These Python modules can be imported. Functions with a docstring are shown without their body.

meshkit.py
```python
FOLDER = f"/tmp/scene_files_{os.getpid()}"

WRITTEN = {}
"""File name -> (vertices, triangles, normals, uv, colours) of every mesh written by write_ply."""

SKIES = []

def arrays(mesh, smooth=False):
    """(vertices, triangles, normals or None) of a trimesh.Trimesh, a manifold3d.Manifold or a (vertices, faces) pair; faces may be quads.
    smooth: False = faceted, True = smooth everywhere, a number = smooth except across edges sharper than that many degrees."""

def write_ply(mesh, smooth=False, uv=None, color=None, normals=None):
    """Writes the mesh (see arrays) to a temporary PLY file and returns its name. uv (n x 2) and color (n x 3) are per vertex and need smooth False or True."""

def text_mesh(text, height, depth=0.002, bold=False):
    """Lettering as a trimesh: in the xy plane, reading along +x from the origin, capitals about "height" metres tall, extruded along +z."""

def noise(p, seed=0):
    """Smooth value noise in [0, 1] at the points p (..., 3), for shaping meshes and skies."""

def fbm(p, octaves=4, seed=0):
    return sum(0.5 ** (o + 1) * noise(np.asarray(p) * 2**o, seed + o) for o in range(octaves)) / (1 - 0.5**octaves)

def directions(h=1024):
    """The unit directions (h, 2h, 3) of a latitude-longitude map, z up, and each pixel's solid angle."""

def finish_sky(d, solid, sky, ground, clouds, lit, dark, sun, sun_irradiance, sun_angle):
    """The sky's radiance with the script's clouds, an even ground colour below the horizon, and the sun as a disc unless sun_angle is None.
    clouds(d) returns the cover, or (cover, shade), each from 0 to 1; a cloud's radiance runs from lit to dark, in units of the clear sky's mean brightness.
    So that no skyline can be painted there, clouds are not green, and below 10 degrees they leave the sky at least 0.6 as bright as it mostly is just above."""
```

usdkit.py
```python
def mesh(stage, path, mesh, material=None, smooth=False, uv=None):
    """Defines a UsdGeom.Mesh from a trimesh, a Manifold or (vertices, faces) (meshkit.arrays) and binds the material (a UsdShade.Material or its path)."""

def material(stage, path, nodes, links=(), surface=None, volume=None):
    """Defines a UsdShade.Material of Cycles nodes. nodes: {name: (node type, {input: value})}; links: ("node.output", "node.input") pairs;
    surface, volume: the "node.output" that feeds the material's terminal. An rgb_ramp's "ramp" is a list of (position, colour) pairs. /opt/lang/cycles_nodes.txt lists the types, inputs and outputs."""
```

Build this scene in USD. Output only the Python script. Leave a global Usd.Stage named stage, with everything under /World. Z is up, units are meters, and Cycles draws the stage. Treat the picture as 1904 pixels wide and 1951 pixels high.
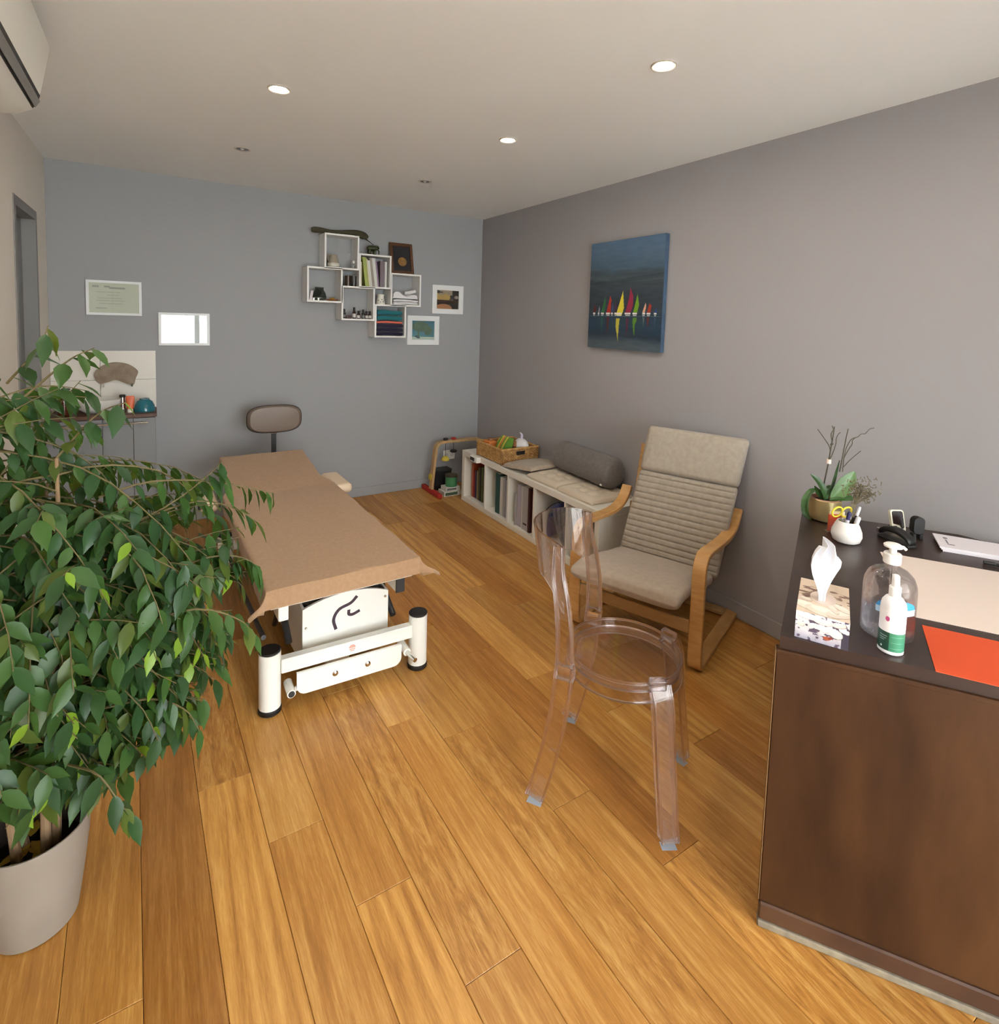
import math, random
import numpy as np
import trimesh, manifold3d, shapely
from shapely.geometry import Polygon, LineString, Point
from shapely import affinity
import usdkit, meshkit
from pxr import Usd, UsdGeom, UsdLux, UsdShade, Gf, Sdf, Vt

random.seed(7)
RNG = np.random.default_rng(7)
stage = Usd.Stage.CreateInMemory()
UsdGeom.SetStageUpAxis(stage, UsdGeom.Tokens.z)
UsdGeom.SetStageMetersPerUnit(stage, 1.0)
world = UsdGeom.Xform.Define(stage, '/World')
stage.SetDefaultPrim(world.GetPrim())
PI = math.pi

# ------------------------------------------------------------------ camera
EYE = np.array([0.0, 0.0, 1.55])
YAW, PITCH, ROLL, FPX = -0.556145, -0.074232, 0.030318, 1054.32
PPX, PPY = 949.71, 690.05                      # principal point of the cropped 1904 x 1951 frame
fwd = np.array([-math.sin(YAW) * math.cos(PITCH), math.cos(YAW) * math.cos(PITCH), math.sin(PITCH)])
rgt0 = np.array([math.cos(YAW), math.sin(YAW), 0.0])
up0 = np.cross(rgt0, fwd)
rgt = rgt0 * math.cos(ROLL) + up0 * math.sin(ROLL)
upv = -rgt0 * math.sin(ROLL) + up0 * math.cos(ROLL)
cam = UsdGeom.Camera.Define(stage, '/World/camera')
AP = 36.0
cam.CreateHorizontalApertureAttr(AP)
cam.CreateVerticalApertureAttr(AP * 1951 / 1904)
cam.CreateFocalLengthAttr(AP * FPX / 1904)
cam.CreateHorizontalApertureOffsetAttr((952 - PPX) * AP / 1904)
cam.CreateVerticalApertureOffsetAttr((PPY - 975.5) * AP / 1904)
cam.CreateClippingRangeAttr(Gf.Vec2f(0.02, 200))
cam.CreateExposureAttr(-0.08)
cam.AddTransformOp().Set(Gf.Matrix4d(*[float(x) for x in (*rgt, 0, *upv, 0, *(-fwd), 0, *EYE, 1)]))

# ------------------------------------------------------------------ light: overcast sky outside the glazed front wall
dome = UsdLux.DomeLight.Define(stage, '/World/sky')
dome.CreateIntensityAttr(5)
dome.CreateColorAttr(Gf.Vec3f(0.93, 0.97, 1.0))
SPOT = 450          # strength of the lit ceiling spots (warm)

# ------------------------------------------------------------------ helpers: prims and names
def numbered(parent, name):
    p, k = f'{parent}/{name}', 0
    while stage.GetPrimAtPath(p):
        k += 1
        p = f'{parent}/{name}_{k:03d}'
    return p

def tag(prim, label=None, cat=None, group=None, kind=None):
    for k, v in (('label', label), ('category', cat), ('group', group), ('kind', kind)):
        if v:
            prim.SetCustomDataByKey(k, v)
    return prim

def thing(name, label, cat, loc=(0, 0, 0), rotz=0.0, group=None, kind=None):
    x = UsdGeom.Xform.Define(stage, numbered('/World', name))
    x.AddTranslateOp().Set(Gf.Vec3d(*[float(v) for v in loc]))
    if rotz:
        x.AddRotateZOp().Set(math.degrees(rotz))
    return tag(x.GetPrim(), label, cat, group, kind)

def part(name, mesh, mat, parent, smooth=35, label=None, kind=None):
    path = numbered(str(parent.GetPath()), name)
    m = usdkit.mesh(stage, path, mesh, mat, smooth)
    tag(m.GetPrim(), label, None, None, kind)
    return m.GetPrim()

def single(name, mesh, mat, label, cat, smooth=35, group=None, kind=None):
    m = usdkit.mesh(stage, numbered('/World', name), mesh, mat, smooth)
    return tag(m.GetPrim(), label, cat, group, kind)

def struct(name, mesh, mat, smooth=False, parent=None):
    if parent is None:
        m = usdkit.mesh(stage, numbered('/World', name), mesh, mat, smooth)
        tag(m.GetPrim(), None, None, None, 'structure')
    else:
        m = usdkit.mesh(stage, numbered(str(parent.GetPath()), name), mesh, mat, smooth)
    return m.GetPrim()

def dup(root, label, loc, rotz=0.0, group=None):
    was = root.GetCustomData()
    r = thing(root.GetName().rstrip('0123456789').rstrip('_'), label, was['category'], loc, rotz, group or was.get('group'))
    r.GetReferences().AddInternalReference(root.GetPath())
    r.SetInstanceable(True)
    return r

# ------------------------------------------------------------------ helpers: meshes
def cat(*ms):
    ms = [m for m in ms if m is not None]
    return trimesh.util.concatenate(ms)

def hull(pts):
    return trimesh.Trimesh(pts).convex_hull if False else trimesh.convex.convex_hull(np.asarray(pts, float))

def box(lo, hi, c=0.0):
    """A box from corner lo to corner hi, its edges chamfered by c."""
    lo, hi = np.minimum(lo, hi).astype(float), np.maximum(lo, hi).astype(float)
    if c <= 0:
        m = trimesh.creation.box(hi - lo)
        m.apply_translation((lo + hi) / 2)
        return m
    c = min(c, 0.49 * (hi - lo).min())
    pts = []
    for s in np.ndindex(2, 2, 2):
        corner = np.where(s, hi, lo)
        inward = np.where(s, -c, c)
        for k in range(3):
            p = corner + inward
            p[k] = corner[k]
            pts.append(p)
    return hull(pts)

def rbox(lo, hi, r, n=4):
    """A box with round edges of radius r."""
    lo, hi = np.minimum(lo, hi).astype(float), np.maximum(lo, hi).astype(float)
    r = min(r, 0.499 * (hi - lo).min())
    s = trimesh.creation.icosphere(2 if n > 2 else 1, r).vertices
    pts = np.vstack([s + np.where(k, hi - r, lo + r) for k in np.ndindex(2, 2, 2)])
    return hull(pts)

def lathe(profile, n=32):
    return trimesh.creation.revolve(np.asarray(profile, float), sections=n)

def cyl(p, r, z0, z1, n=24, c=0.0):
    pr = [(0, z0), (r - c, z0), (r, z0 + c), (r, z1 - c), (r - c, z1), (0, z1)] if c else [(0, z0), (r, z0), (r, z1), (0, z1)]
    m = lathe(pr, n)
    m.apply_translation((p[0], p[1], 0))
    return m

def frames(path):
    path = np.asarray(path, float)
    t = np.gradient(path, axis=0)
    t /= np.linalg.norm(t, axis=1, keepdims=True)
    ref = np.array([0, 0, 1.0]) if abs(t[0][2]) < 0.9 else np.array([1.0, 0, 0])
    n = np.cross(ref, t[0]); n /= np.linalg.norm(n)
    out = []
    for k in range(len(path)):
        n = n - t[k] * (n @ t[k]); n /= np.linalg.norm(n)
        out.append((t[k], n, np.cross(t[k], n)))
    return path, out

def loft(rings, closed_ends=True):
    """Rings of equal length (k x n x 3) joined into a closed tube."""
    rings = np.asarray(rings, float)
    k, n = rings.shape[:2]
    v = rings.reshape(-1, 3)
    f = []
    for a in range(k - 1):
        for b in range(n):
            c = (b + 1) % n
            f += [[a * n + b, a * n + c, (a + 1) * n + c], [a * n + b, (a + 1) * n + c, (a + 1) * n + b]]
    if closed_ends:
        v = np.vstack([v, rings[0].mean(0), rings[-1].mean(0)])
        for b in range(n):
            c = (b + 1) % n
            f += [[k * n, c, b], [k * n + 1, (k - 1) * n + b, (k - 1) * n + c]]
    m = trimesh.Trimesh(v, f, process=False)
    if m.volume < 0:
        m.invert()
    return m

def tube(path, r, n=8):
    path, fr = frames(path)
    r = np.broadcast_to(np.asarray(r, float), (len(path),))
    a = np.linspace(0, 2 * PI, n, endpoint=False)
    return loft([p + rr * (np.cos(a)[:, None] * u + np.sin(a)[:, None] * w) for p, rr, (t, u, w) in zip(path, r, fr)])

def curve(pts, n=24):
    """Smooth curve through the points (Catmull-Rom)."""
    P = np.asarray(pts, float)
    P = np.vstack([2 * P[0] - P[1], P, 2 * P[-1] - P[-2]])
    out = []
    m = len(P) - 3
    for s in np.linspace(0, m - 1e-9, n):
        i = int(s); t = s - i
        a, b, c, d = P[i:i + 4]
        out.append(0.5 * (2 * b + (c - a) * t + (2 * a - 5 * b + 4 * c - d) * t ** 2 + (3 * b - a - 3 * c + d) * t ** 3))
    return np.array(out)

def strip(path2, width, thick, axis=(1, 0, 0), origin=(0, 0, 0), e1=(0, 1, 0), e2=(0, 0, 1), c=0.002):
    """A bent strip: path2 lies in the plane e1, e2; the strip is width wide along axis and thick across."""
    p = np.asarray(path2, float)
    t = np.gradient(p, axis=0); t /= np.linalg.norm(t, axis=1, keepdims=True)
    nn = np.stack([-t[:, 1], t[:, 0]], 1)
    axis, origin, e1, e2 = (np.asarray(x, float) for x in (axis, origin, e1, e2))
    w, h = width / 2, thick / 2
    cs = [(-w + c, -h), (w - c, -h), (w, -h + c), (w, h - c), (w - c, h), (-w + c, h), (-w, h - c), (-w, -h + c)]
    rings = []
    for q, m in zip(p, nn):
        rings.append([origin + axis * a + e1 * (q[0] + m[0] * b) + e2 * (q[1] + m[1] * b) for a, b in cs])
    return loft(rings)

def pad(path, normal, across, width, thick, n=28, ex=5.0):
    """A cushion: super-ellipse cross-sections (width along across, thick along normal) swept along path."""
    path = np.asarray(path, float)
    normal = np.broadcast_to(np.asarray(normal, float), path.shape)
    across = np.asarray(across, float)
    a = np.linspace(0, 2 * PI, n, endpoint=False)
    ca, sa = np.cos(a), np.sin(a)
    cx = np.sign(ca) * np.abs(ca) ** (2 / ex)
    cy = np.sign(sa) * np.abs(sa) ** (2 / 2.6)
    width = np.broadcast_to(np.asarray(width, float), (len(path),))
    thick = np.broadcast_to(np.asarray(thick, float), (len(path),))
    return loft([p + cx[:, None] * across * w / 2 + cy[:, None] * m * h / 2 for p, m, w, h in zip(path, normal, width, thick)])

def prism(poly, z0, z1):
    if not isinstance(poly, shapely.Geometry):
        poly = Polygon(poly)
    gs = getattr(poly, 'geoms', [poly])
    m = cat(*[trimesh.creation.extrude_polygon(g, z1 - z0, engine='earcut') for g in gs])
    m.apply_translation((0, 0, z0))
    return m

def rrect(x0, y0, x1, y1, r):
    return shapely.box(x0 + r, y0 + r, x1 - r, y1 - r).buffer(r, quad_segs=5)

def frame_T(o, ex, ey, ez=None):
    ex, ey = np.asarray(ex, float), np.asarray(ey, float)
    ez = np.cross(ex, ey) if ez is None else np.asarray(ez, float)
    T = np.eye(4)
    T[:3, 0], T[:3, 1], T[:3, 2], T[:3, 3] = ex, ey, ez, o
    return T

def put(m, T):
    m = m.copy()
    m.apply_transform(T)
    return m

def move(m, d, rotz=0.0):
    m = m.copy()
    if rotz:
        m.apply_transform(trimesh.transformations.rotation_matrix(rotz, (0, 0, 1)))
    m.apply_translation(d)
    return m

def sheet(P, thick=0.0):
    """A surface from a grid of points (a x b x 3); given a thickness it becomes a closed slab."""
    P = np.asarray(P, float)
    a, b = P.shape[:2]
    idx = np.arange(a * b).reshape(a, b)
    q = np.stack([idx[:-1, :-1], idx[1:, :-1], idx[1:, 1:], idx[:-1, 1:]], -1).reshape(-1, 4)
    f = np.vstack([q[:, [0, 1, 2]], q[:, [0, 2, 3]]])
    m = trimesh.Trimesh(P.reshape(-1, 3), f, process=False)
    if not thick:
        return m
    n = m.vertex_normals
    v = np.vstack([m.vertices + n * thick / 2, m.vertices - n * thick / 2])
    N = a * b
    rim = np.concatenate([idx[0, :-1], idx[:-1, -1], idx[-1, :0:-1], idx[:0:-1, 0]])
    s = []
    for i in range(len(rim)):
        j = (i + 1) % len(rim)
        s += [[rim[i], rim[j], rim[j] + N], [rim[i], rim[j] + N, rim[i] + N]]
    m2 = trimesh.Trimesh(v, np.vstack([f, f[:, ::-1] + N, s]), process=False)
    trimesh.repair.fix_normals(m2)
    return m2

# ------------------------------------------------------------------ helpers: materials
def lin(r, g=None, b=None):
    if g is None:
        r, g, b = r
    return tuple((c / 255 / 12.92) if c / 255 <= 0.04045 else ((c / 255 + 0.055) / 1.055) ** 2.4 for c in (r, g, b))

MATS = {}
def mat(name, rgb, rough=0.5, metal=0.0, spec=0.5, rgb2=None, nscale=6.0, stretch=(1, 1, 1), bump=0.0, bscale=80.0, detail=3, coat=0.0, sheen=0.0, contrast=(0.35, 0.65), bdist=0.002, rand=0.0):
    """Principled surface; rgb (sRGB 0-255), rgb2: a second colour mixed in by noise; bump: noise relief."""
    nodes = {'p': ('principled_bsdf', {'base_color': lin(rgb), 'roughness': rough, 'metallic': metal, 'specular_ior_level': spec, 'coat_weight': coat, 'sheen_weight': sheen})}
    links = []
    if rgb2 is not None or bump:
        nodes['tc'] = ('texture_coordinate', {})
    src = None
    if rgb2 is not None:
        nodes['mp'] = ('mapping', {'scale': stretch})
        nodes['n'] = ('noise_texture', {'scale': nscale, 'detail': detail, 'roughness': 0.6})
        nodes['r'] = ('rgb_ramp', {'ramp': [(contrast[0], lin(rgb)), (contrast[1], lin(rgb2))]})
        links += [('tc.object', 'mp.vector'), ('mp.vector', 'n.vector'), ('n.fac', 'r.fac')]
        src = 'r.color'
    if rand:
        nodes['oi'] = ('object_info', {})
        nodes['mr'] = ('map_range', {'from_min': 0.0, 'from_max': 1.0, 'to_min': 1 - rand, 'to_max': 1 + rand})
        nodes['hs'] = ('hsv', {'color': lin(rgb)})
        links += [('oi.random', 'mr.value'), ('mr.result', 'hs.value')]
        if src:
            links.append((src, 'hs.color'))
        src = 'hs.color'
    if src:
        links.append((src, 'p.base_color'))
    if bump:
        nodes['bn'] = ('noise_texture', {'scale': bscale, 'detail': 3.0})
        nodes['b'] = ('bump', {'strength': bump, 'distance': bdist})
        links += [('tc.object', 'bn.vector'), ('bn.fac', 'b.height'), ('b.normal', 'p.normal')]
    MATS[name] = usdkit.material(stage, f'/World/Looks/{name}', nodes, links, surface='p.BSDF')
    return MATS[name]

def emit(name, rgb, strength):
    MATS[name] = usdkit.material(stage, f'/World/Looks/{name}', {'e': ('emission', {'color': rgb, 'strength': strength})}, [], surface='e.emission')
    return MATS[name]

def clear(name, tint, fac=0.4, ior=1.47, rough=0.0):
    """Clear plastic or thick glass: part of the light goes straight through, so that it casts a light shadow."""
    MATS[name] = usdkit.material(stage, f'/World/Looks/{name}', {
        't': ('transparent_bsdf', {'color': tint}), 'g': ('glass_bsdf', {'color': tint, 'IOR': ior, 'roughness': rough}),
        'm': ('mix_closure', {'fac': fac})}, [('t.BSDF', 'm.closure1'), ('g.BSDF', 'm.closure2')], surface='m.closure')
    return MATS[name]

def pane_mat(name, ior=1.5, tint=(0.97, 0.98, 0.97)):
    MATS[name] = usdkit.material(stage, f'/World/Looks/{name}', {
        't': ('transparent_bsdf', {'color': tint}), 'g': ('glossy_bsdf', {'roughness': 0.0, 'color': (1, 1, 1)}),
        'f': ('fresnel', {'IOR': ior}), 'm': ('mix_closure', {})},
        [('f.fac', 'm.fac'), ('t.BSDF', 'm.closure1'), ('g.BSDF', 'm.closure2')], surface='m.closure')
    return MATS[name]

def paint_mat(name, rough=0.6, spec=0.4):
    MATS[name] = usdkit.material(stage, f'/World/Looks/{name}', {
        'a': ('attribute', {'attribute': 'paint'}), 'p': ('principled_bsdf', {'roughness': rough, 'specular_ior_level': spec})},
        [('a.color', 'p.base_color')], surface='p.BSDF')
    return MATS[name]

def printed(name, parent, o, ex, ey, w, h, nx, ny, func, mt, label=None):
    """Flat print: a finely divided rectangle whose vertices carry the colours func(u, v) (arrays 0..1, v down) in sRGB 0-255."""
    u, v = np.meshgrid(np.linspace(0, 1, nx), np.linspace(0, 1, ny), indexing='ij')
    o, ex, ey = (np.asarray(x, float) for x in (o, ex, ey))
    P = o + u[..., None] * w * ex - v[..., None] * h * ey
    col = np.clip(func(u, v), 0, 255) / 255.0
    col = np.where(col <= 0.04045, col / 12.92, ((col + 0.055) / 1.055) ** 2.4)
    m = sheet(P)
    pr = usdkit.mesh(stage, numbered(str(parent.GetPath()), name), m, mt, False)
    pv = UsdGeom.PrimvarsAPI(pr).CreatePrimvar('paint', Sdf.ValueTypeNames.Color3fArray, UsdGeom.Tokens.vertex)
    pv.Set(Vt.Vec3fArray.FromNumpy(col.reshape(-1, 3).astype(np.float32)))
    tag(pr.GetPrim(), label)
    return pr.GetPrim()

def canvas(u, rgb):
    return np.broadcast_to(np.asarray(rgb, float), u.shape + (3,)).copy()

def fill(img, u, v, pts, rgb, a=1.0):
    g = pts if isinstance(pts, shapely.Geometry) else Polygon(pts)
    m = shapely.contains_xy(g, u, v)
    img[m] = img[m] * (1 - a) + np.asarray(rgb, float) * a

def grain(u, v, sx, sy, seed=0, oct=3):
    return meshkit.fbm(np.stack([u * sx, v * sy, np.full_like(u, seed * 3.7)], -1), oct, seed)
# ------------------------------------------------------------------ the room
XL, XR, YB, YF, H = -0.589, 2.644, 4.602, -1.75, 2.497
W_ = 0.12
m_ceiling = mat('ceiling_paint', (240, 241, 239), 0.9, bump=0.02, bscale=300)
m_wall_grey = mat('right_wall_paint', (163, 160, 162), 0.75, bump=0.05, bscale=420, spec=0.3)
m_wall_blue = mat('back_wall_paint', (160, 161, 163), 0.75, bump=0.05, bscale=420, spec=0.3)
m_wall_white = mat('left_wall_paint', (222, 214, 203), 0.8, bump=0.04, bscale=420)
m_door = mat('door_paint', (120, 121, 122), 0.5)
m_frame = mat('door_frame_paint', (132, 130, 128), 0.5)
m_alu = mat('window_frame_grey', (120, 122, 125), 0.4)
m_ground = mat('terrace_stone', (226, 224, 220), 0.9, rgb2=(212, 210, 206), nscale=3)
m_sub = mat('floor_gap_dark', (60, 36, 18), 0.8)

struct('ceiling', box((XL - W_, YF - W_, H), (XR + W_, YB + W_, H + 0.1)), m_ceiling)
struct('wall_back', box((XL - W_, YB, -0.05), (XR + W_, YB + W_, H)), m_wall_blue)
struct('wall_right', box((XR, YF - W_, -0.05), (XR + W_, YB, H)), m_wall_grey)
# left wall with the door recess (y 3.685 - 4.24)
DY0, DY1, DZ = 3.62, 4.245, 2.105
struct('wall_left', cat(box((XL - W_, YF - W_, -0.05), (XL, DY0, H)), box((XL - W_, DY1, -0.05), (XL, YB, H)), box((XL - W_, DY0, DZ), (XL, DY1, H))), m_wall_white)
door = UsdGeom.Xform.Define(stage, '/World/door_1').GetPrim(); tag(door, kind='structure')
part('door_frame', cat(box((XL - W_, DY0, 0), (XL + 0.006, DY0 + 0.045, DZ)), box((XL - W_, DY1 - 0.045, 0), (XL + 0.006, DY1, DZ)), box((XL - W_, DY0 + 0.045, DZ - 0.05), (XL + 0.006, DY1 - 0.045, DZ))), m_frame, door, False)
part('door_leaf', box((XL - 0.1, DY0 + 0.046, 0.01), (XL - 0.06, DY1 - 0.046, DZ - 0.052)), m_door, door, False)
part('door_handle', cat(tube([(XL - 0.06, DY0 + 0.11, 1.02), (XL - 0.015, DY0 + 0.11, 1.02)], 0.009), tube([(XL - 0.02, DY0 + 0.105, 1.02), (XL - 0.02, DY0 + 0.22, 1.02)], 0.008)), mat('handle_steel', (190, 190, 188), 0.25, 1.0), door)
# front wall, behind the camera: glazed from side to side
GX0, GX1, GZ0, GZ1 = -0.15, 2.52, 0.0, 2.30
struct('wall_front', cat(box((XL, YF - W_, -0.05), (GX0, YF, H)), box((GX1, YF - W_, -0.05), (XR, YF, H)), box((GX0, YF - W_, GZ1), (GX1, YF, H))), m_wall_white)
win = UsdGeom.Xform.Define(stage, '/World/window_1').GetPrim(); tag(win, kind='structure')
xs = np.array([GX0, 0.62, 1.57, GX1])
fr = [box((GX0, YF - 0.09, GZ0), (GX1, YF - 0.03, GZ0 + 0.06)), box((GX0, YF - 0.09, GZ1 - 0.06), (GX1, YF - 0.03, GZ1))]
part('window_frame', cat(*fr, *[box((x - 0.035, YF - 0.09, GZ0 + 0.06), (x + 0.035, YF - 0.03, GZ1 - 0.06)) for x in (xs[0] + 0.035, xs[1], xs[2], xs[3] - 0.035)]), m_alu, win, False)
m_pane = pane_mat('window_glass')
for k in range(3):
    part('pane', box((xs[k] + (0.07 if k == 0 else 0.036), YF - 0.066, GZ0 + 0.061), (xs[k + 1] - (0.07 if k == 2 else 0.036), YF - 0.06, GZ1 - 0.061)), m_pane, win, False)
struct('outside_ground', box((-14, -22, -0.12), (16, YF - W_ - 0.002, -0.05)), m_ground)
# skirting boards, painted like the walls
struct('baseboard_back', box((XL, YB - 0.012, 0), (XR - 0.012, YB, 0.078), 0.003), m_wall_blue)
struct('baseboard_right', box((XR - 0.012, YF, 0), (XR, YB - 0.012, 0.085), 0.003), m_wall_grey)

# ------------------------------------------------------------------ floor of oak planks, each its own piece
fl = UsdGeom.Xform.Define(stage, '/World/floor').GetPrim(); tag(fl, kind='structure')
part('subfloor', box((XL - W_, YF - W_, -0.05), (XR + W_, YB + W_, -0.012)), m_sub, fl, False)
def plank_mat(name, dark, mid, light, wavy=0.4, fine=(62.0, 2.6), wv_=0.0, gl=0.36):
    nodes = {
        'tc': ('texture_coordinate', {}), 'oi': ('object_info', {}),
        'off': ('vector_math', {'math_type': 'scale', 'vector1': (3.1, 17.7, 5.3)}),
        'add': ('vector_math', {'math_type': 'add'}),
        'mp': ('mapping', {'scale': (fine[0], fine[1], fine[0])}),
        'n': ('noise_texture', {'scale': 1.0, 'detail': 6.0, 'roughness': 0.66, 'distortion': wavy}),
        'mp2': ('mapping', {'scale': (15.0, 1.1, 15.0)}),
        'n2': ('noise_texture', {'scale': 1.0, 'detail': 3.0, 'roughness': 0.55, 'distortion': 1.2}),
        'mp3': ('mapping', {'scale': (7.0, 1.5, 7.0)}),
        'wv': ('wave_texture', {'wave_type': 'bands', 'bands_direction': 'x', 'scale': 1.0, 'distortion': 7.0, 'detail': 3.0, 'detail_scale': 0.55, 'detail_roughness': 0.6}),
        'mp4': ('mapping', {'scale': (330.0, 22.0, 330.0)}),
        'n4': ('noise_texture', {'scale': 1.0, 'detail': 3.0, 'roughness': 0.7}),
        'mx': ('mix_float', {'fac': 0.36}), 'mx2': ('mix_float', {'fac': wv_}), 'mx3': ('mix_float', {'fac': 0.26}),
        'r': ('rgb_ramp', {'ramp': [(0.33, lin(dark)), (0.50, lin(mid)), (0.64, lin(light))]}),
        'mr': ('map_range', {'from_min': 0.0, 'from_max': 1.0, 'to_min': 0.84, 'to_max': 1.12}),
        'hs': ('hsv', {}),
        'b': ('bump', {'strength': 0.10, 'distance': 0.001}),
        'p': ('principled_bsdf', {'roughness': gl, 'specular_ior_level': 0.42})}
    links = [('oi.random', 'off.scale'), ('tc.object', 'add.vector1'), ('off.vector', 'add.vector2'),
             ('add.vector', 'mp.vector'), ('mp.vector', 'n.vector'), ('add.vector', 'mp2.vector'), ('mp2.vector', 'n2.vector'),
             ('add.vector', 'mp3.vector'), ('mp3.vector', 'wv.vector'), ('add.vector', 'mp4.vector'), ('mp4.vector', 'n4.vector'),
             ('n.fac', 'mx.a'), ('n2.fac', 'mx.b'), ('mx.result', 'mx2.a'), ('wv.fac', 'mx2.b'), ('mx2.result', 'mx3.a'), ('n4.fac', 'mx3.b'), ('mx3.result', 'r.fac'),
             ('oi.random', 'mr.value'), ('mr.result', 'hs.value'), ('r.color', 'hs.color'), ('hs.color', 'p.base_color'),
             ('mx3.result', 'b.height'), ('b.normal', 'p.normal')]
    return usdkit.material(stage, f'/World/Looks/{name}', nodes, links, surface='p.BSDF')
planks = [plank_mat('oak_honey', (150, 98, 42), (186, 130, 62), (214, 164, 92)), plank_mat('oak_light', (160, 108, 50), (196, 142, 72), (220, 174, 104), 0.8, wv_=0.05),
          plank_mat('oak_brown', (132, 82, 32), (168, 112, 50), (194, 140, 74)), plank_mat('oak_figured', (128, 80, 34), (186, 130, 62), (218, 170, 98), 2.2, (34.0, 5.0), wv_=0.06), plank_mat('oak_cathedral', (146, 94, 40), (192, 138, 68), (214, 164, 92), 0.6, (50.0, 2.6), wv_=0.13)]
TONES = {(3, 0.9): 4, (3, 1.6): 0, (4, 1.5): 3, (4, 0.6): 0, (2, 1.1): 0, (1, 1.2): 4, (5, 1.4): 0, (5, 2.3): 1, (8, 1.8): 2, (8, 2.6): 2, (6, 1.0): 3, (7, 0.8): 0, (9, 1.5): 0, (11, 2.8): 2, (13, 3.4): 2, (0, 1.3): 2, (-1, 1.0): 1, (2, 2.0): 1, (3, 2.2): 3, (7, 1.9): 0, (10, 2.0): 0, (9, 2.4): 1}
SLOPE, PW, PL = -0.0296, 0.157, 1.163
known = {-1: 1.367, 1: 1.92, 2: 1.62, 3: 1.32, 4: 1.02, 5: 1.89, 7: 1.29, 8: 0.987, 9: 1.86, 11: 2.415, 12: 1.85, 13: 3.005}
r_ = random.Random(3)
clip = shapely.box(XL - 0.02, YF - 0.02, XR + 0.02, YB + 0.02)
for k in range(-5, 18):
    j0 = known.get(k, 0.3 + r_.random() * PL)
    j0 -= PL * math.ceil((j0 - (YF - PL)) / PL)
    y = j0
    i = 0
    while y < YB:
        a, b = max(y, YF - 0.02), min(y + PL, YB + 0.02)
        sx = lambda yy, kk: -0.0257 + PW * kk + SLOPE * (yy - 0.775)
        g = 0.0005
        if b > a:
            quad = Polygon([(sx(a, k) + g, a + g), (sx(a, k + 1) - g, a + g), (sx(b, k + 1) - g, b - g), (sx(b, k) + g, b - g)]).intersection(clip)
            if not quad.is_empty and quad.area > 1e-4 and quad.geom_type == 'Polygon':
                inner = quad.buffer(-0.0012, join_style='mitre')
                v, f = [], []
                q0, q1 = np.array(quad.exterior.coords)[:-1], np.array(inner.exterior.coords)[:-1]
                if len(q0) == len(q1):
                    s0 = np.argmin(np.linalg.norm(q1 - q0[0], axis=1)); q1 = np.roll(q1, -s0, 0)
                    if Polygon(q0).exterior.is_ccw != Polygon(q1).exterior.is_ccw:
                        q1 = np.roll(q1[::-1], 1, 0)
                    z_ = RNG.uniform(-0.0003, 0.0)
                    m = hull(np.vstack([np.c_[q0, np.full(len(q0), -0.012)], np.c_[q0, np.full(len(q0), z_ - 0.0012)], np.c_[q1, np.full(len(q1), z_)]]))
                else:
                    m = prism(quad, -0.012, -0.0003)
                pick = r_.choice([0, 0, 1, 0, 2, 3, 4])
                pick = next((t_ for (kk, yy), t_ in TONES.items() if kk == k and a <= yy < b), pick)
                part('plank', m, planks[pick], fl, False)
        y += PL
        i += 1
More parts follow.
